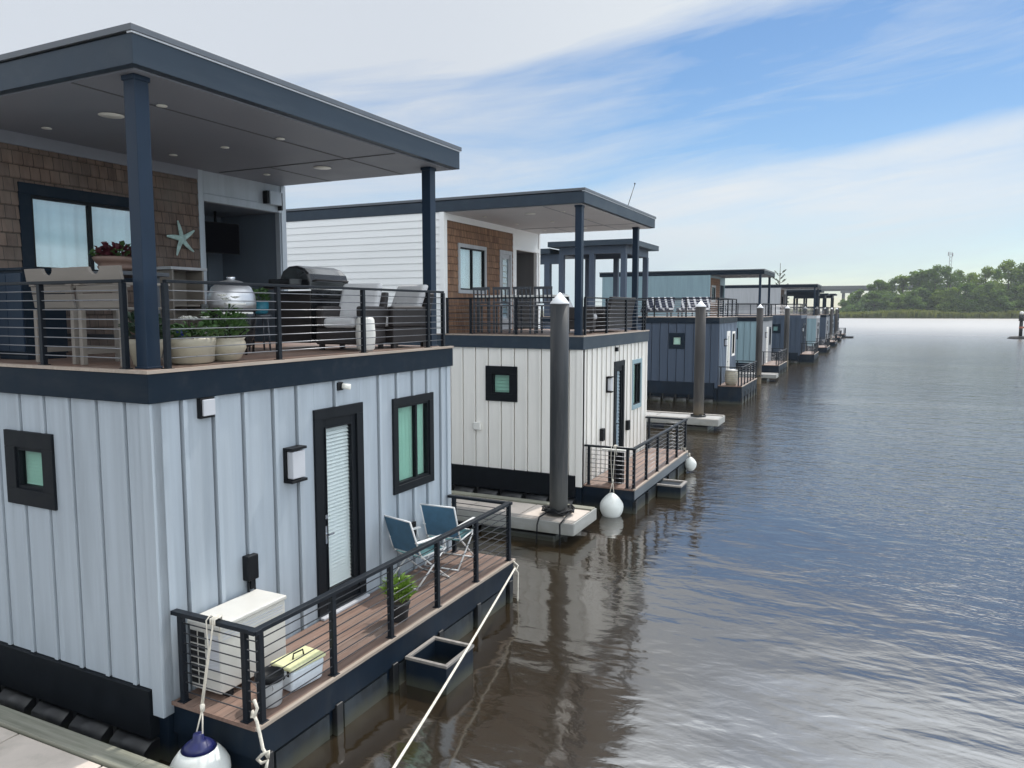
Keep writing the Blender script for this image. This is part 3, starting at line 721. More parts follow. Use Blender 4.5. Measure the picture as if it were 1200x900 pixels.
m = MB(); m.box(1.2, 1.75, 1.9, 2.5, -.1, .26); b = obj('fender_box', m, M['hull'], h2, .006)
m = MB(); m.box(1.19, 1.77, 1.88, 1.95, .262, .30); m.box(1.70, 1.77, 1.95, 2.5, .262, .30); m.box(1.19, 1.7, 2.43, 2.5, .262, .30); obj('box_rim', m, M['grey_wood'], b)
m = MB(); m.lathe([(.02,.0),(.02,.05),(.012,.06)], (-.1,3.46,6.92), 10); m.tube([(-.1,3.46,6.95),(-.1,4.05,7.58)], .009, 6); m.lathe([(.0,-.03),(.025,0),(0,.03)], (-.1,4.05,7.6), 10)
obj('antenna', m, M['outlet'], h2)

# ------------------------------------------------------------------ HOUSES 3..9
def upper_rail(h, zb, L, x0=-4.5):
    railing(h, [((-.03,.0),(-.03,L)), ((x0,.0),(-.03,.0)), ((x0,L),(-.03,L))], zb+.03, zb+.93, [(-.03, i*L/4) for i in range(5)]+[(x0*.33,0),(x0*.66,0),(x0,0),(x0*.5,L)], 7, M['rail'], M['rod'], .06, .07, .05, .010, 0, False)
def pergola(h, zb, x0, x1, y0, y1, zr0, zr1, pm, fm, ns, step=None):
    m = MB(); m.box(x0, x1, y0, y1, zr0+.001, zr1); r = obj('canopy_roof', m, fm, h)
    m = MB(); bm = .22
    i0 = .45
    m.box(x0+i0, x1-i0, y0+i0, y0+i0+bm, zr0-.38, zr0); m.box(x0+i0, x1-i0, y1-i0-bm, y1-i0, zr0-.38, zr0)
    m.box(x1-i0-bm, x1-i0, y0+i0+bm, y1-i0-bm, zr0-.38, zr0); m.box(x0+i0, x0+i0+bm, y0+i0+bm, y1-i0-bm, zr0-.38, zr0)
    obj('canopy_beam', m, pm, h)
    for i in range(ns):
        for yy in (y0+i0, y1-i0-bm):
            x = x0+i0+(x1-x0-2*i0-bm)*i/(ns-1); m = MB(); m.box(x-.02, x+bm+.02, yy-.02, yy+bm+.02, zb+.03, zr0-.38); obj('canopy_post', m, pm, h)
    if step:
        m = MB(); m.box(step, x0-.01, y0+.3, y1-.3, zr0-.30, zr1-.30); obj('low_canopy_roof', m, fm, h)
        m = MB(); m.box(step+.4, x0+.3, y0+.75, y0+1.0, zr0-.8, zr0-.303); obj('low_canopy_beam', m, pm, h)
        for x in (step+.4, x0-.5):
            m = MB(); m.box(x, x+.3, y0+.72, y0+1.04, zb+.03, zr0-.8); obj('low_canopy_post', m, pm, h)

def spec(wall, L=5.0, **k):
    d = dict(wall=wall, cab=wall, L=L, door=(2.2,3.02,.62,3.1), win=(3.6,4.5,1.8,3.05), swin=(-2.3,-1.55,2.3,3.05), roofz=(6.60,6.93), sconce=(1.5,1.7,2.4,2.75), lrod=M['rod'], urt=4.70)
    d.update(k)
    if d.get('dz'):
        for q in ('door', 'win', 'swin'):
            v = d[q]; d[q] = (v[0], v[1], v[2]+d['dz'], v[3]+d['dz'])
        v = d['sconce']; d['sconce'] = (v[0], v[1], v[2]+d['dz'], v[3]+d['dz']); d['urt'] += d['dz']; d['roofz'] = (d['roofz'][0]+d['dz'], d['roofz'][1]+d['dz'])
    return d
S3 = spec(M['navy_siding'], 4.9, dfr=M['white_siding'], wfr=M['white_siding'], front=M['navy_front'], dz=.22, fr=M['trim'], sblind=M['blind_white'], band=M['trim'], skirt=M['hull'], depth=12)
h3, zb3, _, zd3 = house('dark navy houseboat with an open square post pavilion on top, third in the row', -6.66, 36.0, 0, S3)
upper_rail(h3, zb3, 4.9, -4.6)
pergola(h3, zb3, -8.6, -4.2, .0, 5.0, 7.52, 7.78, M['navy_siding'], M['fascia'], 3, -11.4)
S4 = spec(M['teal_siding'], 5.0, dfr=M['white_siding'], front=M['grey_siding'], dz=.10, fr=M['trim'], band=M['trim'], shingle=M['shingle_warm'], roofm=M['trim'], skirt=M['hull'], ufr=M['grey_siding'], uwin=(.69,2.15,4.9,6.05), alm=M['alcove'])
h4, zb4, _, zd4 = house('light teal houseboat with a flat porch roof, between the two navy ones', -6.89, 52.5, 0, S4)
cabin(h4, zb4, S4, False)
S5 = spec(M['navy_siding'], 5.0, front=M['navy_siding'], dz=.15, fr=M['trim'], band=M['navy_siding'], skirt=M['hull'], sblind=M['curtain_blue'], depth=9)
h5, zb5, _, _ = house('deep navy houseboat with a bare railed roof deck, fifth in the row', -5.68, 66, 0, S5)
upper_rail(h5, zb5, 5.0, -6)
S6 = spec(M['teal_siding'], 5.0, front=M['grey_siding'], fr=M['trim'], band=M['grey_siding'], skirt=M['hull'], roofm=M['trim'], alm=M['alcove'])
S6['cab'] = M['grey_siding']
h6, zb6, _, _ = house('teal houseboat with a grey cabin and dark flat roof, sixth in the row', -5.62, 82, 0, S6)
cabin(h6, zb6, S6, False)
S7 = spec(M['navy_siding'], 5.0, front=M['grey_siding'], fr=M['trim'], skirt=M['hull'])
h7, zb7, _, _ = house('far navy houseboat with a thin post canopy, third from the end of the row', -5.58, 97, 0, S7)
upper_rail(h7, zb7, 5.0, -5); pergola(h7, zb7, -5.5, -.6, 0, 5, 6.45, 6.7, M['trim'], M['trim'], 2)
S8 = spec(M['blue_siding'], 5.0, fr=M['trim'], skirt=M['hull'])
h8, zb8, _, _ = house('far pale blue houseboat with a thin post canopy, last but one in the row', -5.72, 112.5, 0, S8)
upper_rail(h8, zb8, 5.0, -5); pergola(h8, zb8, -5.5, -.6, 0, 5, 6.35, 6.6, M['trim'], M['trim'], 2)
S9 = spec(M['navy_siding'], 5.0, fr=M['trim'], skirt=M['hull'])
h9, zb9, _, _ = house('farthest small navy houseboat with a canopy, at the river end of the row', -5.72, 128, 0, S9)
upper_rail(h9, zb9, 5.0, -5); pergola(h9, zb9, -5.5, -.4, 0, 5, 6.6, 6.85, M['trim'], M['trim'], 2)
for hh, L in ((h9, 5),):
    m = MB(); m.box(1.15, 2.3, 1, 4, -.1, .25); obj('swim_platform', m, M['hull'], hh)

# ------------------------------------------------------------------ floating docks
def dock(label, x0, x1, y0, y1, zt, near=False, drop=.34):
    t = thing('finger_dock', label, 'dock', ((x0+x1)/2, (y0+y1)/2, 0), 0, 'finger docks between the houseboats')
    ox, oy = (x0+x1)/2, (y0+y1)/2
    def B(m, a, b, c, d, e, f): m.box(a-ox, b-ox, c-oy, d-oy, e, f)
    n = max(1, round((x1-x0)/1.15)); wd = (x1-x0-.02)/n
    m = MB()
    for i in range(n): B(m, x0+i*wd+.012, x0+(i+1)*wd-.012, y0+.2, y1-.215, zt-.09, zt)
    obj('deck_panel', m, M['concrete'] if near else M['concrete_grey'], t, .006 if near else 0)
    m = MB(); B(m, x0, x1-.01, y0+.19, y1-.2, zt-.25, zt-.02); obj('dock_frame', m, M['joint'], t)
    m = MB(); L = x0
    k = 0
    while L < x1-.01:
        e = min(x1, L+3.6+.5*(k % 2)); B(m, L+.003, e-.003, y1-.2, y1, zt-.10, zt+.03); L = e; k += 1
    obj('edge_plank', m, M['weathered'] if near else M['grey_wood'], t, .008 if near else 0)
    m = MB(); B(m, x0, x1-.01, y0, y0+.188, zt-.10, zt+.012); obj('edge_plank', m, M['grey_wood'], t)
    m = MB(); B(m, x0, x1+.02, y0-.03, y0-.001, zt-.22, zt+.005); B(m, x1-.005, x1+.03, y0, y1, zt-.22, zt+.008); obj('dock_fascia', m, M['dock_side'], t, .004)
    m = MB()
    q = max(2, int((x1-x0)/2.2))
    for i in range(q):
        c = x0+(x1-x0)*(i+.5)/q; B(m, c-.8, c+.8, y0+.05, y1-.05, -.4, zt-.28)
    obj('dock_float', m, M['black_float'], t, .05 if near else 0)
    return t
dock('concrete topped finger dock with weathered edge plank in the near left corner', -21, -2.4, 2.2, 4.315, .43, True)
dock('pale finger dock holding the tall grey pile before the white houseboat', -19, -4.96, 12.95, 14.2, .40, True)
dock('pale finger dock at the foot of the pile before the dark navy houseboat', -19, -5.05, 27.6, 28.9, .42)
dock('small far finger dock below the teal houseboat', -16, -5.5, 48.6, 49.8, .42)
dock('white far finger dock at the foot of the navy houseboat with railed roof', -16, -5.2, 72.6, 74.0, .45)
dock('tiny farthest white finger dock near the end of the row', -16, -5.2, 100.5, 102, .45)

# ------------------------------------------------------------------ piles
PL = ['tall grey mooring pile with white cone cap before the white houseboat', 'brown mooring pile with white cap before the dark navy houseboat',
      'mooring pile with white cap before the teal houseboat porch', 'fourth mooring pile, white capped, against the deep navy wall',
      'fifth mooring pile, white capped, standing on the white far dock', 'sixth mooring pile, white capped, beside the small teal wall',
      'far thin white capped mooring pile, third from the end of the row', 'far thin white capped mooring pile, last but one in the row', 'far thin white capped mooring pile, farthest of the row']
for i, (x, y) in enumerate(((-5.467,13.5),(-5.89,28.3),(-6.313,47),(-6.32,62),(-5.99,73.5),(-5.865,86),(-5.848,100),(-5.748,112),(-5.749,126))):
    r = .178 if i == 0 else .19
    t = thing('mooring_pile', PL[i], 'pile', (x, y, 0), 0, 'white capped mooring piles along the row')
    m = MB(); m.tube([(0,0,-2),(0,0,1),(0,0,2.7),(0,0,4.47)], r, 28 if i < 2 else 12); obj('shaft', m, M['pile'] if i == 0 else M['pile_brown'], t)
    m = MB(); m.lathe([(r+.004,4.471),(r+.007,4.485),(r+.004,4.495),(.012,4.69)], (0,0,0), 28 if i < 2 else 12); obj('cap', m, M['pile_cap'], t)
    if i < 3:
        m = MB(); c = MB()
        m.tube([((r+.07)*math.cos(k*PI/12), (r+.07)*math.sin(k*PI/12), .46) for k in range(25)], .03, 8)
        for k in range(4): a = k*PI/2+.6; m.box((r+.03)*math.cos(a)-.05, (r+.03)*math.cos(a)+.05, (r+.03)*math.sin(a)-.05, (r+.03)*math.sin(a)+.05, .43, .52)
        obj('pile_guide', m, M['black_float'], t)
# black line coiled at the first pile
m = MB(); pts = []
for k in range(90):
    a = k*.42; rr = .26+.05*math.sin(k*.9)+.02*math.sin(k*2.3); pts.append((rr*math.cos(a), rr*math.sin(a), .48+.028*(k % 3)+.01*math.sin(k)))
m.tube(pts, .018, 6); m.tube([(.27,-.1,.5),(.32,-.5,.47),(.3,-.68,.4),(.31,-.69,.1),(.3,-.69,-.1)], .016, 6); m.tube([(-.1,-.28,.5),(-.15,-.6,.47),(-.14,-.72,.35),(-.15,-.73,0)], .016, 6)
tag(obj('dock_line', m, M['outlet'], None, loc=(-5.467,13.5,0)), 'dark line coiled round the base of the tall grey pile', 'rope')

# ------------------------------------------------------------------ ropes and fenders
def fender(label, x, y, z, r, railx, raily, railz, cap=True):
    t = thing('boat_fender', label, 'fender', (x, y, z))
    prof = []
    for k in range(17):
        a = -PI/2+PI*k/16; zz = math.sin(a); rr = math.cos(a)
        if zz > .2: rr *= 1-.35*((zz-.2)/.8)**1.2
        prof.append((max(.004, rr*r), zz*r*1.18))
    body = [p for p in prof if p[1] < r*.95] if cap else prof
    m = MB(); m.lathe(body, (0,0,0), 32); obj('ball', m, M['fender'], t)
    if cap:
        q = [p for p in prof if p[1] >= r*.80]; m = MB(); m.lathe([(p[0]+.004, p[1]) for p in q if p[0] > .05]+[(.05, r*1.16),(.045, r*1.32),(.02, r*1.36)], (0,0,0), 32); obj('fender_cap', m, M['fender_cap'], t)
    m = MB()
    T = Vector((railx-x, raily-y, railz-z)); E = Vector((0,0,r*1.34))
    K = E+(T-E)*.22
    m.tube([E+Vector((-.05,0,-.08)), K], .007, 6); m.tube([E+Vector((.05,0,-.08)), K], .007, 6)
    m.tube([K, T+Vector((.0,-.045,-.02)), T+Vector((0,-.05,.02)), T+Vector((0,0,.035)), T+Vector((0,.045,.0)), T+Vector((.02,0,-.18))], .009, 6)
    m.tube([K+Vector((-.01,-.01,0)), T+Vector((-.10,-.02,-.30)), T+Vector((-.085,-.045,.0)), T+Vector((-.08,0,.035)), T+Vector((-.08,.045,0))], .007, 6)
    m.lathe([(.004,-.04),(.02,-.03),(.022,.03),(.004,.04)], tuple(K), 8)
    for k in range(3): m.tube([T+Vector((-.03+.024*k,-.045,-.03)), T+Vector((-.03+.024*k,-.045,.025)), T+Vector((-.03+.024*k,.04,.03)), T+Vector((-.03+.024*k,.045,-.04))], .010, 6)
    obj('rope', m, M['rope'], t)
    return t
p = W1(.655, -.17); q = W1(.60, .133)
fender('large white fender with navy top hanging off the nearest deck corner', p[0], p[1], .24, .265, q[0], q[1], 1.515)
fender('white round fender hanging below the white houseboat deck', X2+.76, Y2-.17, .20, .25, X2+.74, Y2+.13, 1.43, False)
fender('small white fender at the far corner of the white houseboat deck', X2+1.30, Y2+4.95, .22, .16, X2+1.13, Y2+5.0, .62, False)
a = Vector(W1(1.17, 5.20, .52)); b = Vector((-3.327, 4.15, .50))
m = MB(); m.tube([a+(b-a)*(k/24)+Vector((0,0,-.035*math.sin(PI*k/24))) for k in range(25)], .014, 8)
m.tube([a+Vector((-.05,.03,.1)), a+Vector((.03,.05,.03)), a+Vector((.03,-.03,-.03)), a+Vector((-.03,.02,.02)), a+Vector((.03,.05,-.08)), a+Vector((.02,.06,-.5)), a+Vector((.03,.05,-.62))], .012, 6)
tag(obj('mooring_rope', m, M['rope']), 'long taut pale mooring rope slanting from the nearest deck across the water', 'rope')
c = Vector(W1(1.06, .10, 0))
pts = [(0,.0,.86),(.05,-.04,.90),(.09,-.05,.84),(.06,-.06,.76),(.02,-.05,.74),(.03,-.05,.80),(.09,-.06,.72),(.13,-.07,.62),(.17,-.08,.50),(.24,-.09,.44),(.25,-.09,.50),(.18,-.10,.46),(.11,-.09,.39),(.15,-.08,.36),(.23,-.09,.41),(.21,-.09,.34),(.21,-.09,.22),(.23,-.09,.05),(.24,-.09,-.2)]
m = MB(); m.tube([c+Vector(p) for p in pts], .015, 8)
tag(obj('mooring_rope', m, M['rope']), 'knotted white rope hanging from the nearest deck corner post', 'rope')

# ------------------------------------------------------------------ plants
def leaves(mb, c, n, rx, rz, size, seed, up=.3, droop=0, thin=.28):
    rnd = random.Random(seed)
    for _ in range(n):
        a = rnd.random()*2*PI; q = rnd.random()**.5; z = rnd.random()
        p = Vector((c[0]+rx*q*math.cos(a), c[1]+rx*q*math.sin(a), c[2]+rz*z*(1-.4*q*q)))
        d = Vector((math.cos(a)+rnd.uniform(-.6,.6), math.sin(a)+rnd.uniform(-.6,.6), up+rnd.uniform(-.4,.6))).normalized()
        s = size*rnd.uniform(.6,1.3); r = d.cross(Vector((rnd.uniform(-1,1), rnd.uniform(-1,1), 1))).normalized()*s*thin
        mid = p+d*s*.55; mb.add([p, mid+r+Vector((0,0,.1*s)), p+d*s-Vector((0,0,droop*s)), mid-r+Vector((0,0,.1*s))], [(0,1,2,3)])
def pot_plant(name, label, loc, prof, pm, leafspec, flowers=0, sx=1, sy=1, rz=0, fm='petal', cat='potted plant'):
    t = thing(name, label, cat, loc, rz)
    m = MB(); m.lathe(prof, (0,0,0), 28, sx, sy); obj('pot', m, pm, t)
    top = prof[-1]; inner = (top[0]*.86, prof[-1][1])
    m = MB(); m.lathe([(top[0]*.9, top[1]-.02), (top[0]*.9, top[1]+.006)], (0,0,0), 20, sx, sy); obj('soil', m, M['soil'], t)
    m = MB(); lm, n, rx, rz_, s, up, dr = leafspec[:7]
    leaves(m, (0,0,top[1]-.01), n, rx, rz_, s, sum(map(ord, label)), up, dr, *leafspec[7:]); obj('foliage', m, lm, t, recalc=False)
    if flowers:
        rnd = random.Random(len(label)); m = MB()
        for _ in range(flowers):
            x, y, z = rnd.uniform(-rx,rx)*.8, rnd.uniform(-rx,rx)*.8, top[1]+rz_*rnd.uniform(.95,1.2)+.03
            for k in range(5):
                aa = k*2*PI/5; m.add([(x,y,z),(x+.04*math.cos(aa-.5),y+.04*math.sin(aa-.5),z+.03),(x+.055*math.cos(aa),y+.055*math.sin(aa),z+.02),(x+.04*math.cos(aa+.5),y+.04*math.sin(aa+.5),z+.03)], [(0,1,2,3)])
        obj('flowers', m, M[fm], t, recalc=False)
    return t
ZF = 3.81
pot_plant('planter', 'wide cream planter with white flowers beside the blue porch post', W1(-.40,.84,ZF), [(.19,0),(.235,.02),(.255,.2),(.265,.25),(.25,.265)], M['cream_pot'], (M['leaf'],170,.24,.14,.09,.5,.1), 7, .8, 1.0)
pot_plant('planter', 'round cream planter with taller leafy plant by the upper railing', W1(-.42,1.31,ZF), [(.12,0),(.15,.02),(.215,.14),(.205,.2),(.19,.23),(.205,.25)], M['cream_pot'], (M['leaf'],230,.20,.34,.10,.7,.1), 4)
pot_plant('planter', 'tapered cream pot with a dark plant in front of the bar chairs', W1(-.50,.38,ZF), [(.10,0),(.12,.02),(.165,.22),(.175,.26),(.165,.27)], M['cream_pot'], (M['leaf_dark'],130,.17,.26,.10,.6,.1))
t = pot_plant('bowl_planter', 'brown bowl of red succulents standing on the bar table', W1(-1.72,1.0,4.782), [(.10,0),(.17,.02),(.19,.05),(.175,.07),(.205,.10),(.235,.15),(.22,.16)], M['terracotta'], (M['red_leaf'],150,.15,.13,.09,.6,.1))
m = MB(); leaves(m, (.10,.06,.16), 70, .14, .14, .08, 5, .5, .2); leaves(m, (-.12,-.05,.15), 50, .10, .10, .07, 6, .4, .3); m.tube([(.13,.1,.16),(.14,.11,.36)], .005, 5); obj('green_sprigs', m, M['leaf'], t, recalc=False)
pot_plant('potted_fern', 'bright green fern in a dark pot on the nearest lower deck', W1(.86,2.64,.632), [(.09,0),(.11,.01),(.135,.2),(.145,.21),(.14,.23)], M['dark_pot'], (M['leaf_bright'],340,.11,.24,.17,1.3,.15,.09))
pot_plant('planter', 'teal glazed pot with a small plant between kamado and gas grill', W1(-1.55,2.98,4.30), [(.07,0),(.10,.02),(.115,.1),(.11,.17),(.12,.18)], M['teal_pot'], (M['leaf'],90,.11,.16,.08,.7,.1))
t = thing('plant_stand', 'dark stand carrying the teal pot', 'plant stand', W1(-1.55,2.98,ZF))
m = MB(); m.lathe([(.15,.45),(.15,.485)], (0,0,0), 20); obj('stand_top', m, M['dark_table'], t)
for k in range(3):
    a = k*2*PI/3; m = MB(); m.tube([(.12*math.cos(a),.12*math.sin(a),.45),(.16*math.cos(a),.16*math.sin(a),0)], .012, 8); obj('leg', m, M['dark_table'], t)

# ------------------------------------------------------------------ upper deck furniture, house 1
def bar_chair(label, loc, rz, mat_, group, dark=False):
    t = thing('bar_chair', label, 'bar chair', loc, rz, group)     # faces +y, back towards -y
    wd = .64
    m = MB()
    for i in range(5): m.box(-wd/2, wd/2, -.22+i*.095, -.22+i*.095+.085, .64, .665)
    obj('seat', m, mat_, t, .004)
    # back: leaning board with a hand hole, then three slats
    ax = lambda u, v, d: (u, -.25-.14*(v-.66)+d, v)
    out = [(-wd/2-.05,.90),(wd/2+.05,.90),(wd/2+.05,1.06)]
    hole = [(.085*math.cos(k*PI/10), 1.06-.075*math.sin(k*PI/10)) for k in range(11)]
    out += hole + [(-wd/2-.05,1.06)]
    m = MB(); m.prism(out, -.018, .018, ax)
    for i in range(3): m.prism([(-wd/2,.66+i*.075),(wd/2,.66+i*.075),(wd/2,.725+i*.075),(-wd/2,.725+i*.075)], -.015, .015, ax)
    m.prism([(-wd/2-.03,.885),(wd/2+.03,.885),(wd/2+.03,.895),(-wd/2-.03,.895)], -.01, .03, ax)
    obj('backrest', m, mat_, t, .003)
    for sx in (-1, 1):
        m = MB(); m.bar((sx*(wd/2-.02),-.26,.09), (sx*(wd/2-.02),-.255,.64), .05, .05); obj('leg', m, mat_, t, .004)
        m = MB(); m.bar((sx*(wd/2-.02),.22,.09), (sx*(wd/2-.02),.22,.88), .05, .05); obj('leg', m, mat_, t, .004)
        m = MB(); m.box(sx*(wd/2-.02)-.045, sx*(wd/2-.02)+.045, -.3, .27, .88, .905); obj('armrest', m, mat_, t, .004)
        m = MB(); m.bar((sx*(wd/2-.02),-.23,.22), (sx*(wd/2-.02),.2,.22), .03, .05); obj('stretcher', m, mat_, t)
    m = MB(); m.box(-wd/2+.01, wd/2-.01, .2, .24, .2, .25); obj('footrest', m, mat_, t)
    return t
bc = bar_chair('cream bar chair with hand hole in its back, farther from the porch post', W1(-1.67,.50,ZF-.09), A1, M['cream_poly'], 'cream bar chairs at the bar table')
c = copy_tree(bc); c.location = W1(-.90,.47,ZF-.09); c['label'] = 'cream bar chair with hand hole in its back, nearer the porch post'
t = thing('bar_table', 'long dark bar table behind the two cream bar chairs', 'table', W1(-2.0,1.02,ZF), A1)
m = MB(); m.box(-1.38,.62,-.26,.40,.925,.97); obj('tabletop', m, M['dark_table'], t, .006)
for sx in (-1.25,.50):
    for sy in (-.18,.30): m = MB(); m.box(sx-.035,sx+.035,sy-.035,sy+.035,0,.925); obj('leg', m, M['dark_table'], t)
m = MB(); m.box(-1.215,.465,.285,.315,.2,.26); obj('stretcher', m, M['dark_table'], t)
t = thing('deck_cabinet', 'tall dark blue cabinet left of the bar chairs', 'cabinet', W1(-2.72,.62,ZF), A1)
m = MB(); m.box(-.28,.28,-.22,.25,.06,.98); m.box(-.26,.26,-.2,.24,0,.06); m.box(-.30,.30,-.24,.27,.98,1.01); obj('carcass', m, M['trim'], t, .004)
for x in (-.27,.005): m = MB(); m.box(x,x+.265,-.24,-.221,.09,.95); obj('cabinet_door', m, M['post'], t, .004)
# cream shelf unit
t = thing('shelf_unit', 'cream open shelf unit against the shingle wall', 'shelf unit', W1(-3.24,3.14,ZF), A1)
for y in (-.28,.25): m = MB(); m.box(-.17,.17,y,y+.03,0,1.12); obj('side_panel', m, M['cream_poly'], t, .003)
for z in (.08,.60): m = MB(); m.box(-.17,.17,-.25,.25,z,z+.025); obj('shelf', m, M['cream_poly'], t)
m = MB(); m.box(-.2,.2,-.32,.32,1.12,1.16); obj('top', m, M['grey_siding'], t, .004)
m = MB(); m.box(-.18,-.171,-.25,.25,.02,1.12); obj('back_panel', m, M['cream_poly'], t)
m = MB(); m.lathe([(.06,0),(.10,.02),(.11,.12),(.10,.16),(.11,.17)], (0,0,0), 24)
pp = thing('planter', 'small cobalt blue pot sitting on the lower shelf', 'pot', W1(-3.14,3.0,ZF+.107)); obj('pot', m, M['cobalt_pot'], pp)
m = MB(); m.lathe([(.10,.172),(.095,.165)], (0,0,0), 20); obj('soil', m, M['soil'], pp)
# starfish ornament
t = thing('starfish_ornament', 'verdigris metal starfish hung on the shingle wall', 'wall ornament', W1(-3.45,3.38,5.41), A1)
m = MB(); V = [(.05,0,0)]; n = 5; ring = []
for k in range(5):
    a = PI/2+.12+k*2*PI/5; bend = .12
    row = [(0.05, .040, .045), (.12, .034, .035), (.19, .026, .025), (.27, .012, .012)]
    P = []
    for (r_, w_, th) in row:
        aa = a+bend*r_/.27; c_, s_ = math.cos(aa), math.sin(aa)
        P += [(.0, r_*c_-w_*-s_, r_*s_+w_*-c_*-1*-1), (th, r_*c_, r_*s_), (.0, r_*c_+w_*-s_, r_*s_+w_*c_)]
    
    P2 = []
    for j, (r_, w_, th) in enumerate(row):
        aa = a+bend*r_/.27; c_, s_ = math.cos(aa), math.sin(aa)
        P2 += [(0, r_*c_+w_*s_, r_*s_-w_*c_), (th, r_*c_, r_*s_), (0, r_*c_-w_*s_, r_*s_+w_*c_)]
    idx = []
    for j in range(3):
        o_ = j*3; idx += [(o_, o_+3, o_+4, o_+1), (o_+1, o_+4, o_+5, o_+2)]
    q = len(P2); P2.append((.05, 0, 0)); P2.append((0, .05*math.cos(a-PI/5), .05*math.sin(a-PI/5))); P2.append((0, .05*math.cos(a+PI/5), .05*math.sin(a+PI/5)))
    idx += [(q, 0, 1), (q, 1, 2), (q, q+1, 0), (q, 2, q+2)]
    m.add(P2, idx, True)
obj('star', m, M['starfish'], t)
# television in the alcove
t = thing('television', 'black flat television hung in the dark porch alcove', 'television', W1(-4.2,4.78,5.57), A1+R(-14))
m = MB(); m.box(-.03,.03,-.36,.36,-.26,.26); obj('casing', m, M['outlet'], t, .006)
m = MB(); m.box(.0305,.033,-.345,.345,-.245,.245); obj('screen', m, M['screen'], t)
m = MB(); m.tube([(-.04,0,.1),(-.1,0,.3),(-.1,0,.45)], .025, 8); m.box(-.06,-.03,-.1,.1,-.1,.14); obj('bracket', m, M['outlet'], t)
# kamado
t = thing('kamado_grill', 'black kamado grill with polished steel lid by the alcove', 'grill', W1(-1.32,2.27,ZF), A1+R(-35))
m = MB(); m.lathe([(.16,.08),(.22,.10),(.27,.28),(.285,.46),(.28,.54)], (0,0,0), 32); obj('body', m, M['black_enamel'], t)
m = MB(); m.lathe([(.285,.545),(.292,.63),(.28,.73),(.235,.83),(.13,.90),(.05,.92)], (0,0,0), 32); ld = obj('lid', m, M['brushed'], t)
m = MB(); m.lathe([(.05,.92),(.055,.95),(.03,.97)], (0,0,0), 16); obj('vent_cap', m, M['steel'], ld)
m = MB(); m.lathe([(.297,.535),(.297,.565)], (0,0,0), 32); m.box(-.06,.06,-.36,-.27,.5,.62); obj('hinge_band', m, M['black_enamel'], t)
m = MB(); m.tube([(.24,-.12,.63),(.34,-.1,.62),(.34,.1,.62),(.24,.12,.63)], .014, 8); obj('handle', m, M['white_plastic'], ld)
m = MB(); m.box(.29,.48,-.17,.17,.50,.525); obj('side_shelf', m, M['white_plastic'], t, .004)
for k in range(4):
    a = k*PI/2+.4; m = MB(); m.tube([(.24*math.cos(a),.24*math.sin(a),.42),(.30*math.cos(a),.30*math.sin(a),.3),(.28*math.cos(a),.28*math.sin(a),0)], .016, 8); obj('leg', m, M['black_enamel'], t)
# gas grill
t = thing('gas_grill', 'large black gas grill with rounded lid on the nearest upper deck', 'grill', W1(-1.62,4.12,ZF), A1)
m = MB(); m.box(-.29,.29,-.40,.40,.08,.82); obj('cart', m, M['wicker'], t, .01)
for y in (-.395,.005): m = MB(); m.box(.291,.31,y,y+.39,.12,.70); obj('cart_door', m, M['black_enamel'], t, .006)
ax = lambda u, v, d: (u, d, v)
pr = [(-.28,.86),(.30,.86),(.30,.95),(.26,1.06),(.17,1.14),(.04,1.18),(-.10,1.17),(-.22,1.10),(-.28,.98)]
m = MB(); m.prism(pr, -.40, .46, ax); ld = obj('lid', m, M['black_enamel'], t, .03, segs=3)
m = MB(); m.tube([(.29,-.33,.96),(.36,-.33,.97),(.36,.36,.97),(.29,.36,.96)], .014, 8); obj('handle', m, M['wicker'], ld)
m = MB(); m.box(-.27,.29,-.74,-.405,.84,.89); m.box(-.2,.2,-.7,-.45,.89,.98); obj('side_burner', m, M['black_enamel'], t, .012)
m = MB(); m.box(-.27,.29,.465,.78,.80,.84); obj('side_shelf', m, M['cushion'], t, .006)
m = MB(); m.box(.29,.315,-.38,.40,.72,.84); obj('control_panel', m, M['black_enamel'], t, .004)
for y in (-.25,-.02,.22):
    m = MB(); m.tube([(.315,y,.78),(.345,y,.78)], .025, 12); obj('knob', m, M['black_enamel'], t)
# armchairs and stool
def armchair(label, loc, rz, wide=.72, group='dark wicker armchairs with pale cushions'):
    t = thing('patio_armchair', label, 'armchair', loc, rz, group)   # faces +y
    w_ = wide/2
    m = MB(); m.box(-w_, w_, -.36, .36, .08, .30); obj('base', m, M['wicker'], t, .02)
    for sx in (-1,1): m = MB(); m.box(sx*w_-sx*.12, sx*w_, -.36, .36, .302, .60); obj('armrest', m, M['wicker'], t, .03)
    m = MB(); m.hexa([(-w_,-.36,.301),(w_,-.36,.301),(w_,-.24,.301),(-w_,-.24,.301),(-w_,-.50,.80),(w_,-.50,.80),(w_,-.40,.80),(-w_,-.40,.80)]); obj('backrest', m, M['wicker'], t, .02)
    m = MB(); m.box(-w_+.125, w_-.125, -.22, .40, .305, .44); obj('seat_cushion', m, M['cushion'], t, .05, segs=3)
    m = MB(); m.hexa([(-w_+.06,-.23,.44),(w_-.06,-.23,.44),(w_-.06,-.10,.44),(-w_+.06,-.10,.44),(-w_+.06,-.47,.93),(w_-.06,-.47,.93),(w_-.06,-.34,.93),(-w_+.06,-.34,.93)]); obj('back_cushion', m, M['cushion'], t, .05, segs=3)
    for sx in (-1,1):
        for y in (-.3,.3): m = MB(); m.box(sx*(w_-.06)-.03, sx*(w_-.06)+.03, y-.03, y+.03, 0, .08); obj('leg', m, M['wicker'], t)
    return t
ac_ = armchair('wicker armchair with tall pale back cushion beside the black gas grill', W1(-.72,3.86,ZF), A1+R(192))
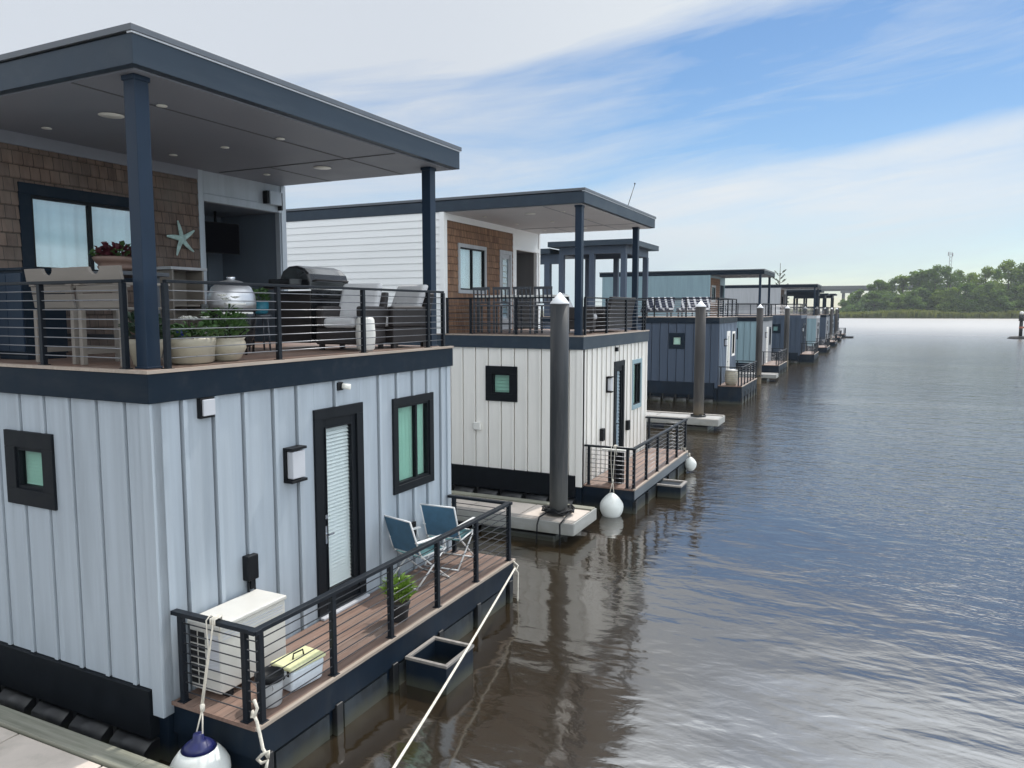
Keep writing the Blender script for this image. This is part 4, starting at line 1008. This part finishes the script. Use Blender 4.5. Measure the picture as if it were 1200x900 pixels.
c = copy_tree(ac_); c.location = W1(-.60,4.72,ZF); c.rotation_euler.z = A1+R(168); c['label'] = 'wicker armchair with slanting pale cushion by the far porch post'
m = MB(); m.lathe([(.09,0),(.12,.03),(.135,.22),(.12,.42),(.10,.45)], (0,0,0), 24)
pp = thing('garden_stool', 'white ceramic garden stool between the two pale cushioned armchairs', 'stool', W1(-.30,3.62,ZF)); obj('drum', m, M['white_plastic'], pp)

# ------------------------------------------------------------------ lower deck things, house 1
t = thing('air_conditioner', 'white outdoor air conditioner unit in the railed deck corner', 'air conditioner', W1(.26,.72,.632), A1)
m = MB(); m.box(-.20,.20,-.44,.44,.06,.70); obj('casing', m, M['ac_white'], t, .012)
m = MB(); m.box(-.215,.215,-.455,.455,.70,.745); obj('lid', m, M['ac_white'], t, .012)
m = MB()
for i in range(8):
    for j in range(2): m.box(-.185+j*.105, -.10+j*.105, -.446, -.4405, .115+i*.068, .166+i*.068)
obj('coil_grille', m, M['dark_hole'], t)
m = MB()
for i in range(9): m.bar((.055,-.448,.30+i*.035), (.18,-.448,.33+i*.035), .012, .008)
m.box(.04,.19,-.4455,-.4405,.28,.64); obj('service_panel', m, M['lens'], t)
m = MB()
for i in range(3): m.box(.2005, .204, -.40, .40, .585+i*.03, .598+i*.03)
obj('vent_slot', m, M['lens'], t)
for y in (-.32,.32): m = MB(); m.box(-.2,.2,y-.03,y+.03,0,.06); obj('foot', m, M['outlet'], t)
t = thing('bucket', 'grey bucket with dark rim standing by the deck corner post', 'bucket', W1(.90,.46,.632))
m = MB(); m.lathe([(.105,0),(.11,.01),(.125,.24)], (0,0,0), 28); obj('body', m, M['pot_metal'], t)
m = MB(); m.lathe([(.125,.2405),(.135,.245),(.138,.30),(.128,.302),(.122,.27),(.0,.262)], (0,0,0), 28); obj('rim', m, M['outlet'], t)
m = MB(); m.tube([(.13*math.cos(a), .13*math.sin(a)*.35-.10, .24-.1*abs(math.sin(a))) for a in [k*PI/8 for k in range(9)]], .004, 6); obj('handle', m, M['steel'], t)
t = thing('storage_box', 'white metal box with pale yellow lid on the lower deck', 'box', W1(.86,.90,.632), A1+R(-6))
m = MB(); m.hexa([(-.13,-.20,0),(.13,-.20,0),(.13,.20,0),(-.13,.20,0),(-.15,-.22,.22),(.15,-.22,.22),(.15,.22,.22),(-.15,.22,.22)]); obj('body', m, M['white_enamel'], t, .03, segs=3)
m = MB(); m.box(-.16,.16,-.23,.23,.221,.265); lid = obj('lid', m, M['yellow_lid'], t, .02, segs=3)
m = MB(); m.tube([(0,-.07,.265),(0,-.06,.32),(0,.06,.32),(0,.07,.265)], .008, 8); obj('handle', m, M['outlet'], lid)
for y in (-.225,.225):
    s_ = 1 if y > 0 else -1; m = MB(); m.tube([(-.06,y,.16),(-.05,y+s_*.05,.12),(.05,y+s_*.05,.12),(.06,y,.16)], .007, 8); obj('side_handle', m, M['outlet'], t)
for x in (-.07,.07): m = MB(); m.box(x*1.6-.015, x*1.6+.015, -.235, -.2305, .18, .235); obj('latch', m, M['outlet'], t)

def folding_chair(label, loc, rz, fabric):
    t = thing('folding_chair', label, 'folding chair', loc, rz, 'blue folding chairs on the nearest lower deck')  # faces +y
    w_ = .27
    m = MB(); m.hexa([(-w_+.015,-.20,.41),(w_-.015,-.20,.41),(w_-.015,.24,.45),(-w_+.015,.24,.45),(-w_+.015,-.20,.416),(w_-.015,-.20,.416),(w_-.015,.24,.456),(-w_+.015,.24,.456)]); obj('seat', m, M['green_canvas'], t)
    m = MB(); n = 6
    for i in range(n):
        z0, z1 = .46+i*.08, .46+(i+1)*.08; y = lambda z: -.22-.36*(z-.44)
        m.hexa([(-w_+.015,y(z0)-.004,z0),(w_-.015,y(z0)-.004,z0),(w_-.015,y(z0)+.004,z0),(-w_+.015,y(z0)+.004,z0),(-w_+.015,y(z1)-.004,z1),(w_-.015,y(z1)-.004,z1),(w_-.015,y(z1)+.004,z1),(-w_+.015,y(z1)+.004,z1)])
    obj('backrest', m, fabric, t)
    m = MB()
    for sx in (-w_, w_):
        m.tube([(sx,.32,.0),(sx,-.20,.43),(sx,-.24,.50),(sx,-.40,.95)], .012, 8); m.tube([(sx,-.30,0),(sx,.24,.455)], .012, 8)
        m.tube([(sx,-.21,.42),(sx,.25,.46)], .012, 8); m.tube([(sx,.24,.455),(sx,.22,.63)], .011, 8)
    m.tube([(-w_,-.40,.95),(w_,-.40,.95)], .012, 8); m.tube([(-w_,.32,.012),(w_,.32,.012)], .012, 8); m.tube([(-w_,-.30,.012),(w_,-.30,.012)], .012, 8)
    m.tube([(-w_,-.22,.455),(w_,-.22,.455)], .012, 8); m.tube([(-w_,.25,.45),(w_,.25,.45)], .012, 8)
    obj('frame', m, M['white_tube'], t)
    for sx in (-w_, w_): m = MB(); m.box(sx-.03, sx+.03, -.30, .27, .625, .65); obj('armrest', m, M['white_tube'], t, .01)
    return t
fc = folding_chair('blue folding chair with white arms nearer the houseboat door', W1(.33,3.90,.632), A1+R(-14), M['blue_canvas'])
c = copy_tree(fc); c.location = W1(.34,4.72,.632); c.rotation_euler.z = A1+R(4); c['label'] = 'blue folding chair with white arms nearest the far deck corner'

# ------------------------------------------------------------------ upper deck, house 2
def dining_chair(loc, rz, label):
    t = thing('slat_chair', label, 'chair', loc, rz, 'dark slatted bar chairs along the white table')
    w_ = .22; m = MB(); m.box(-w_, w_, -.2, .2, .62, .65); obj('seat', m, M['dark_table'], t)
    m = MB(); m.box(-w_,w_,-.235,-.205,1.0,1.06); m.box(-w_,w_,-.215,-.19,.68,.71)
    for i in range(5): x = -w_+.02+i*.10; m.hexa([(x-.018,-.205,.71),(x+.018,-.205,.71),(x+.018,-.19,.71),(x-.018,-.19,.71),(x-.018,-.23,1.0),(x+.018,-.23,1.0),(x+.018,-.215,1.0),(x-.018,-.215,1.0)])
    obj('backrest', m, M['dark_table'], t)
    for sx in (-1,1):
        for y, h_ in ((-.2,.68),(.18,.62)): m = MB(); m.box(sx*(w_-.02)-.018, sx*(w_-.02)+.018, y-.018, y+.018, 0, h_); obj('leg', m, M['dark_table'], t)
    m = MB(); m.box(-w_,w_,.165,.195,.2,.23); m.box(-w_,w_,-.215,-.185,.2,.23); obj('stretcher', m, M['dark_table'], t)
    return t
L2 = ['dark slatted bar chair nearest the cedar wall, at the white table', 'second dark slatted bar chair from the cedar wall', 'second dark slatted bar chair from the front porch post', 'dark slatted bar chair nearest the front porch post']
dc = dining_chair((X2-2.62,Y2+.55,ZF+.012), 0, L2[0])
for i in range(1,4):
    c = copy_tree(dc); c.location = (X2-2.62+i*.52, Y2+.55, ZF+.012); c['label'] = L2[i]
t = thing('bar_table', 'long pale topped table on the white houseboat porch', 'table', (X2-1.9,Y2+1.02,ZF+.012))
m = MB(); m.box(-1.15,1.05,-.30,.40,.83,.88); obj('tabletop', m, M['white_plastic'], t, .006)
for sx in (-1.05,.95):
    for sy in (-.22,.32): m = MB(); m.box(sx-.03,sx+.03,sy-.03,sy+.03,0,.83); obj('leg', m, M['dark_table'], t)
a = armchair('dark wicker armchair with pale cushions beside the front porch post of the white houseboat', (X2-.72,Y2+1.75,ZF+.012), R(-75), .8, 'wicker seats on the white houseboat porch')
t = thing('wicker_sofa', 'long dark wicker sofa behind the front railing of the white houseboat', 'sofa', (X2-.62,Y2+3.55,ZF+.012), R(90), 'wicker seats on the white houseboat porch')
m = MB(); m.box(-1.0,1.0,-.36,.36,.06,.36); obj('base', m, M['wicker'], t, .02)
m = MB(); m.hexa([(-1,-.36,.361),(1,-.36,.361),(1,-.24,.361),(-1,-.24,.361),(-1,-.46,.86),(1,-.46,.86),(1,-.36,.86),(-1,-.36,.86)]); obj('backrest', m, M['wicker'], t, .02)
for sx in (-1,1): m = MB(); m.box(sx*.98-.07,sx*.98+.07,-.25,.36,.362,.62); obj('armrest', m, M['wicker'], t, .02)
m = MB(); m.box(-.9,.9,-.23,.38,.363,.47); obj('seat_cushion', m, M['cushion'], t, .04)
t = thing('side_table', 'small white topped table with dark column on the white houseboat lower deck', 'table', (X2+.62,Y2+.55,.552))
m = MB(); m.box(-.27,.27,-.2,.2,.74,.775); obj('tabletop', m, M['white_plastic'], t, .006)
for x in (-.09,.09): m = MB(); m.box(x-.07,x+.07,-.08,.08,0,.74); obj('leg', m, M['outlet'], t)
# things on the navy houseboat
t = thing('barrel_planter', 'pale barrel standing on the navy houseboat lower deck', 'barrel', (-6.66+.55,36.0+.5,zd3+.005))
m = MB(); m.lathe([(.24,0),(.30,.25),(.31,.45),(.27,.68)], (0,0,0), 20); obj('barrel', m, M['cream_pot'], t)
m = MB(); m.lathe([(.28,.681),(.29,.70),(.10,.74)], (0,0,0), 20); obj('lid', m, M['white_plastic'], t)
def stripe_mat():
    m, nt, p = nmat('striped_fabric')
    t = nt.nodes.new('ShaderNodeTexCoord'); s = nt.nodes.new('ShaderNodeSeparateXYZ'); nt.links.new(t.outputs['Object'], s.inputs[0])
    v = math_n(nt, 'FRACT', math_n(nt, 'MULTIPLY', math_n(nt, 'ADD', s.outputs['X'], math_n(nt, 'MULTIPLY', s.outputs['Z'], .4)), 3.2))
    c = mixcol(nt, math_n(nt, 'GREATER_THAN', v, .68), (.02,.025,.05), (.6,.6,.62)); nt.links.new(c, p.inputs['Base Color']); p.inputs['Roughness'].default_value = .85
    return m
M['stripe'] = stripe_mat()
def lounger(label, loc, rz):
    t = thing('deck_lounger', label, 'lounger', loc, rz, 'striped loungers on the navy houseboat roof')
    m = MB(); m.box(-.7,.7,-.3,.5,.28,.40); obj('seat', m, M['stripe'], t, .03)
    m = MB(); m.hexa([(-.7,.5,.30),(.7,.5,.30),(.7,.62,.30),(-.7,.62,.30),(-.7,.85,.95),(.7,.85,.95),(.7,.95,.95),(-.7,.95,.95)]); obj('backrest', m, M['stripe'], t, .03)
    m = MB(); m.box(-.72,.72,-.3,.6,.20,.279); obj('frame', m, M['dark_table'], t)
    for x in (-.6,.6):
        for y in (-.25,.5): m = MB(); m.box(x-.03,x+.03,y-.03,y+.03,0,.2); obj('leg', m, M['dark_table'], t)
    return t
lo = lounger('black and white striped lounger farther from the brown mooring pile', (-6.66-3.1,36.0+.6,zb3+.035), 0)
c = copy_tree(lo); c.location = (-6.66-1.4,36.0+.75,zb3+.035); c['label'] = 'black and white striped lounger closer to the brown mooring pile'

# ------------------------------------------------------------------ far shore
def rowpoint(px, y):  # direction helper in plan: a column of the view at distance y
    yaw = .4471; a = math.atan((px-600)/892.6)-yaw; return y*math.tan(a)
m = MB(); rnd = random.Random(3)
near_e = [(-900,470),(-260,455),(-70,440),(-22,432),(20,440),(75,452),(160,462),(320,470),(700,480),(1600,500)]
fx = [(x*3.0, 2600) for x, y in near_e]
V = [(x, y, .25) for x, y in near_e]+[(x, y+8, .9) for x, y in near_e]+[(x, y, 1.2) for x, y in fx]; n = len(near_e)
m.add(V+[(x, y, -1) for x, y in near_e], [(i, i+1, n+i+1, n+i) for i in range(n-1)]+[(n+i, n+i+1, 2*n+i+1, 2*n+i) for i in range(n-1)]+[(3*n+i, 3*n+i+1, i+1, i) for i in range(n-1)])
M['marsh'] = mat('marsh_ground', (.075,.078,.035), .95, .35, (.15,.15,.15), dirt=((.045,.035,.025), (.4,.4,.4), .6))
tag(obj('far_shore', m, M['marsh']), 'low marshy river bank on the far side', None, None, 'structure')
# reeds along the water edge: uncountable
m = MB()
def edge_y(x):
    for (xa, ya), (xb, yb) in zip(near_e, near_e[1:]):
        if xa <= x <= xb: return ya+(yb-ya)*(x-xa)/(xb-xa)
    return 470
for _ in range(9000):
    x = rnd.uniform(-60, 190); y = edge_y(x)+1.0+rnd.random()**1.5*26; h_ = rnd.uniform(1.6,3.4)*(1+.2*math.sin(x*.11)); a = rnd.random()*PI; w_ = rnd.uniform(.35,.9)
    dx, dy = w_*math.cos(a), w_*math.sin(a)*.6; lx = rnd.uniform(-.3,.3); z = .25+(.08*(y-edge_y(x)) if y-edge_y(x) < 8 else .65)
    m.add([(x-dx,y-dy,z),(x+dx,y+dy,z),(x+dx*.7+lx,y+dy*.7,z+h_*rnd.uniform(.8,1)),(x-dx*.5+lx,y-dy*.5,z+h_)], [(0,1,2,3)])
tag(obj('marsh_reeds', m, M['reeds'], recalc=False), 'band of olive marsh reeds along the far bank', None, None, 'stuff')

def crown_mesh(seed, H, Wd, n, base=.25, leaf=.55, shape='round'):
    rnd = random.Random(seed); m = MB(); lobes = []
    nl = rnd.randint(13, 19)
    for i in range(nl):
        f = rnd.random(); z = H*(base+(1-base)*(.08+.85*f)); a = rnd.random()*2*PI
        spread = Wd*(.55*(1-f*.75) if shape == 'round' else .42*(1-f*.9))
        r_ = Wd*(.30-.13*f)*rnd.uniform(.6,1.25)
        lobes.append((spread*math.cos(a)*rnd.uniform(.3,1), spread*math.sin(a)*rnd.uniform(.3,1), z, r_, r_*rnd.uniform(.6,.9)))
    lobes.append((0,0,H*.9,Wd*.15,H*.09))
    for _ in range(n):
        L = rnd.choice(lobes); u = Vector((rnd.gauss(0,1), rnd.gauss(0,1), rnd.gauss(0,1))).normalized(); q = rnd.random()**.4
        p = Vector((L[0]+u.x*L[3]*q, L[1]+u.y*L[3]*q, L[2]+u.z*L[4]*q))
        if p.z < .3: continue
        s = leaf*rnd.uniform(.5,1.4); d1 = Vector((rnd.gauss(0,1), rnd.gauss(0,1), rnd.gauss(0,.6))).normalized(); d2 = d1.cross(Vector((rnd.gauss(0,1), rnd.gauss(0,1), rnd.gauss(0,1)))).normalized()
        m.add([p-d1*s-d2*s*.3, p-d1*s*.2+d2*s*.7, p+d1*s+d2*s*.2, p+d1*s*.1-d2*s*.7], [(0,1,2,3)])
    return m, lobes
def tree(label, loc, seed, H, Wd, n=700, shape='round', group='trees in the wood on the far bank', base=.25, leaf=.6):
    t = thing('broadleaf_tree' if shape == 'round' else 'conifer_tree', label, 'tree', loc, random.Random(seed).random()*6, group)
    m, lobes = crown_mesh(seed, H, Wd, n, base, leaf, shape); obj('crown', m, M['foliage'], t, recalc=False)
    m = MB(); r_ = .022*H; m.tube([(0,0,-.5),(.1,.05,H*.3),(0,.1,H*.6),(0,0,H*.88)], r_, 8, r_*.25)
    for L in lobes[:6]: m.tube([(0,0,max(H*.15, L[2]*.6)), (L[0]*.5,L[1]*.5,L[2]*.85), (L[0],L[1],L[2])], r_*.4, 5, r_*.1)
    obj('trunk', m, M['bark'], t)
    return t
GEN = 'leafy green tree in the wooded far bank across the river'
protos = []
for i in range(7): protos.append(None)
# skyline trees: (photo column, distance, height)
rows = []
rnd = random.Random(21)
sky_h = [(986,11),(995,14),(1005,17),(1017,20),(1029,22),(1042,24),(1055,25),(1067,25),(1079,28),(1092,31),(1106,30),(1120,28),(1136,26),(1150,29),(1164,29),(1177,33),(1190,31),(1205,29),(1222,31),(1240,24),(1262,28),(1290,25),(1320,27)]
for px, hh in sky_h: rows.append((px, rnd.uniform(478, 505), hh*.92))
for i in range(24):
    px = 990+i*15+rnd.uniform(-4,4); f = (px-985)/100
    rows.append((px, rnd.uniform(462, 474), rnd.uniform(8, 12)+min(6, max(0, f*4))))
cache = []
for i, (px, y, H) in enumerate(rows):
    x = rowpoint(px, y)
    if len(cache) < 9:
        hh = (20, 26, 14, 22, 12, 28, 17, 24, 10)[len(cache)]
        t = tree(GEN, (x, y, .8), 100+i, hh, hh*(.62 if hh > 18 else .9), 3600, base=.03 if hh < 18 else .08, leaf=.46); cache.append((t, hh)); s = H/hh
    else:
        k = min(cache, key=lambda q: abs(q[1]-H)+rnd.random()*5); t = copy_tree(k[0]); s = H/k[1]; t.location = (x, y, .8)
    t.scale = (s*rnd.uniform(.9,1.15), s*rnd.uniform(.9,1.15), s); t.rotation_euler.z = rnd.random()*6.28
    t['label'] = GEN
# dense low growth under the wood: reads as one mass
m = MB(); rnd = random.Random(5)
for _ in range(24000):
    x = rnd.uniform(-30, 260); k = rnd.random(); top = 10+2.5*math.sin(x*.09)+1.5*math.sin(x*.31+1)
    x0 = rowpoint(985, 460)
    if x < x0+8: top *= max(.3, (x-(x0-6))/14)
    if top < .8: continue
    y = edge_y(max(-69, x))+22+rnd.random()*14; z = 1+rnd.random()*top
    p = Vector((x, y+z*.5, z)); s = rnd.uniform(.35,1.0); d1 = Vector((rnd.gauss(0,1), rnd.gauss(0,.6), rnd.gauss(0,1))).normalized(); d2 = d1.orthogonal().normalized()
    m.add([p-d1*s, p+d2*s*.8, p+d1*s, p-d2*s*.8], [(0,1,2,3)])
tag(obj('undergrowth', m, M['foliage_dark'], recalc=False), 'dense dark undergrowth filling the foot of the far wood', None, None, 'stuff')
# slender tree showing above the house roofs
t = thing('conifer_tree', 'lone thin branched tree rising above the teal houseboat roof', 'tree', (rowpoint(911,150),150,0))
m = MB(); m.tube([(0,0,0),(0,0,6),(.05,0,13)], .14, 8, .04); obj('trunk', m, M['bark'], t)
m = MB(); b2 = MB(); rnd = random.Random(8)
for k in range(22):
    z = 4.0+k*.33; a = k*2.4; L = 2.3*(1-(z-3)/11)+.5; e = Vector((L*math.cos(a), L*math.sin(a), .9)); b2.tube([(0,0,z), (e.x*.5,e.y*.5,z+.3), (e.x,e.y,z+e.z)], .05, 5, .02)
    for q in range(12):
        f = .35+.65*rnd.random(); p = Vector((e.x*f, e.y*f, z+e.z*f)); s = rnd.uniform(.12,.3); d1 = Vector((rnd.gauss(0,1), rnd.gauss(0,1), rnd.gauss(0,1))).normalized(); d2 = d1.orthogonal().normalized()
        m.add([p-d1*s, p+d2*s*.6, p+d1*s, p-d2*s*.6], [(0,1,2,3)])
obj('branch', b2, M['bark'], t); obj('crown', m, M['leaf_dark'], t, recalc=False)

# bridge beyond the wood
t = thing('road_bridge', 'long grey road bridge on columns beyond the far wood', 'bridge', (0, 640, 0))
m = MB(); x0, x1 = rowpoint(860,640), rowpoint(1500,640)
m.box(x0, x1, -5, 5, 20.2, 21.6); m.box(x0, x1, -5.2, -4.9, 21.6, 22.6); m.box(x0, x1, 4.9, 5.2, 21.6, 22.6); m.box(x0, x1, -3.5, -2.5, 18.8, 20.2); m.box(x0, x1, 2.5, 3.5, 18.8, 20.2)
obj('deck', m, M['bridge'], t)
for px in (900, 995, 1090, 1185):
    x = rowpoint(px, 640); m = MB(); m.box(x-7.5, x+7.5, -4, 4, 17.2, 18.8)
    for q in (-5.5, 0, 5.5): m.tube([(x+q,0,-1),(x+q,0,17.2)], 1.15, 10)
    obj('pier', m, M['bridge'], t)
# mast
t = thing('lattice_mast', 'thin lattice communications mast above the far trees', 'mast', (rowpoint(1108,760),760,0))
m = MB(); Hm = 54
for k in range(3):
    a = k*2*PI/3; m.tube([(1.3*math.cos(a),1.3*math.sin(a),0),(1.1*math.cos(a),1.1*math.sin(a),Hm)], .17, 5)
for z in range(0, Hm, 3):
    for k in range(3):
        a, b = k*2*PI/3, (k+1)*2*PI/3; m.tube([(1.2*math.cos(a),1.2*math.sin(a),z),(1.2*math.cos(b),1.2*math.sin(b),z+3)], .09, 4)
obj('lattice', m, M['tower'], t)
m = MB(); m.tube([(1.6,0,50),(1.6,0,53)], .35, 8); m.tube([(-1.6,0,50.5),(-1.6,0,54)], .35, 8); obj('antenna', m, M['tower'], t)
# channel marker
mx_ = rowpoint(1195, 137.5)
t = thing('channel_marker', 'dark channel marker post with white ball on the open river', 'channel marker', (mx_, 137.5, 0))
m = MB(); m.lathe([(1.1,-.4),(1.15,.05),(.9,.35),(.4,.42)], (0,0,0), 16, 1.5, 1); obj('float', m, M['marker'], t)
m = MB(); m.tube([(0,0,.3),(0,0,3.6)], .24, 12); m.tube([(0,0,2.7),(0,0,3.6)], .36, 12); obj('post', m, M['marker'], t)
m = MB(); m.tube([(0,0,1.55),(0,0,1.85)], .26, 12); m.bar((0,0,1.7),(1.3,0,1.75),.25,.28); obj('band', m, M['marker_red'], t)
m = MB(); m.lathe([(.01,3.6),(.22,3.68),(.30,3.88),(.22,4.08),(.01,4.16)], (0,0,0), 14); obj('ball', m, M['white_plastic'], t)

# ------------------------------------------------------------------ haze over the river
HAZE = 0.00020
if HAZE:
    m = MB(); m.box(-1100, 1100, -60, 1000, -2.5, 75)
    hm = bpy.data.materials.new('haze_air'); hm.use_nodes = True; nt = hm.node_tree; nt.nodes.clear()
    o_ = nt.nodes.new('ShaderNodeOutputMaterial'); v = nt.nodes.new('ShaderNodeVolumePrincipled'); v.inputs['Color'].default_value = (.88,.93,1,1); v.inputs['Density'].default_value = HAZE; v.inputs['Anisotropy'].default_value = .2
    nt.links.new(v.outputs[0], o_.inputs['Volume'])
    tag(obj('haze', m, hm), 'thin summer haze over the river', None, None, 'stuff')

# ------------------------------------------------------------------ render settings
scene.render.engine = 'CYCLES'
scene.view_settings.view_transform = 'Standard'; scene.view_settings.look = 'None'
scene.view_settings.exposure = 0.0; scene.view_settings.gamma = 1
scene.cycles.max_bounces = 8; scene.cycles.transparent_max_bounces = 12; scene.cycles.volume_bounces = 0
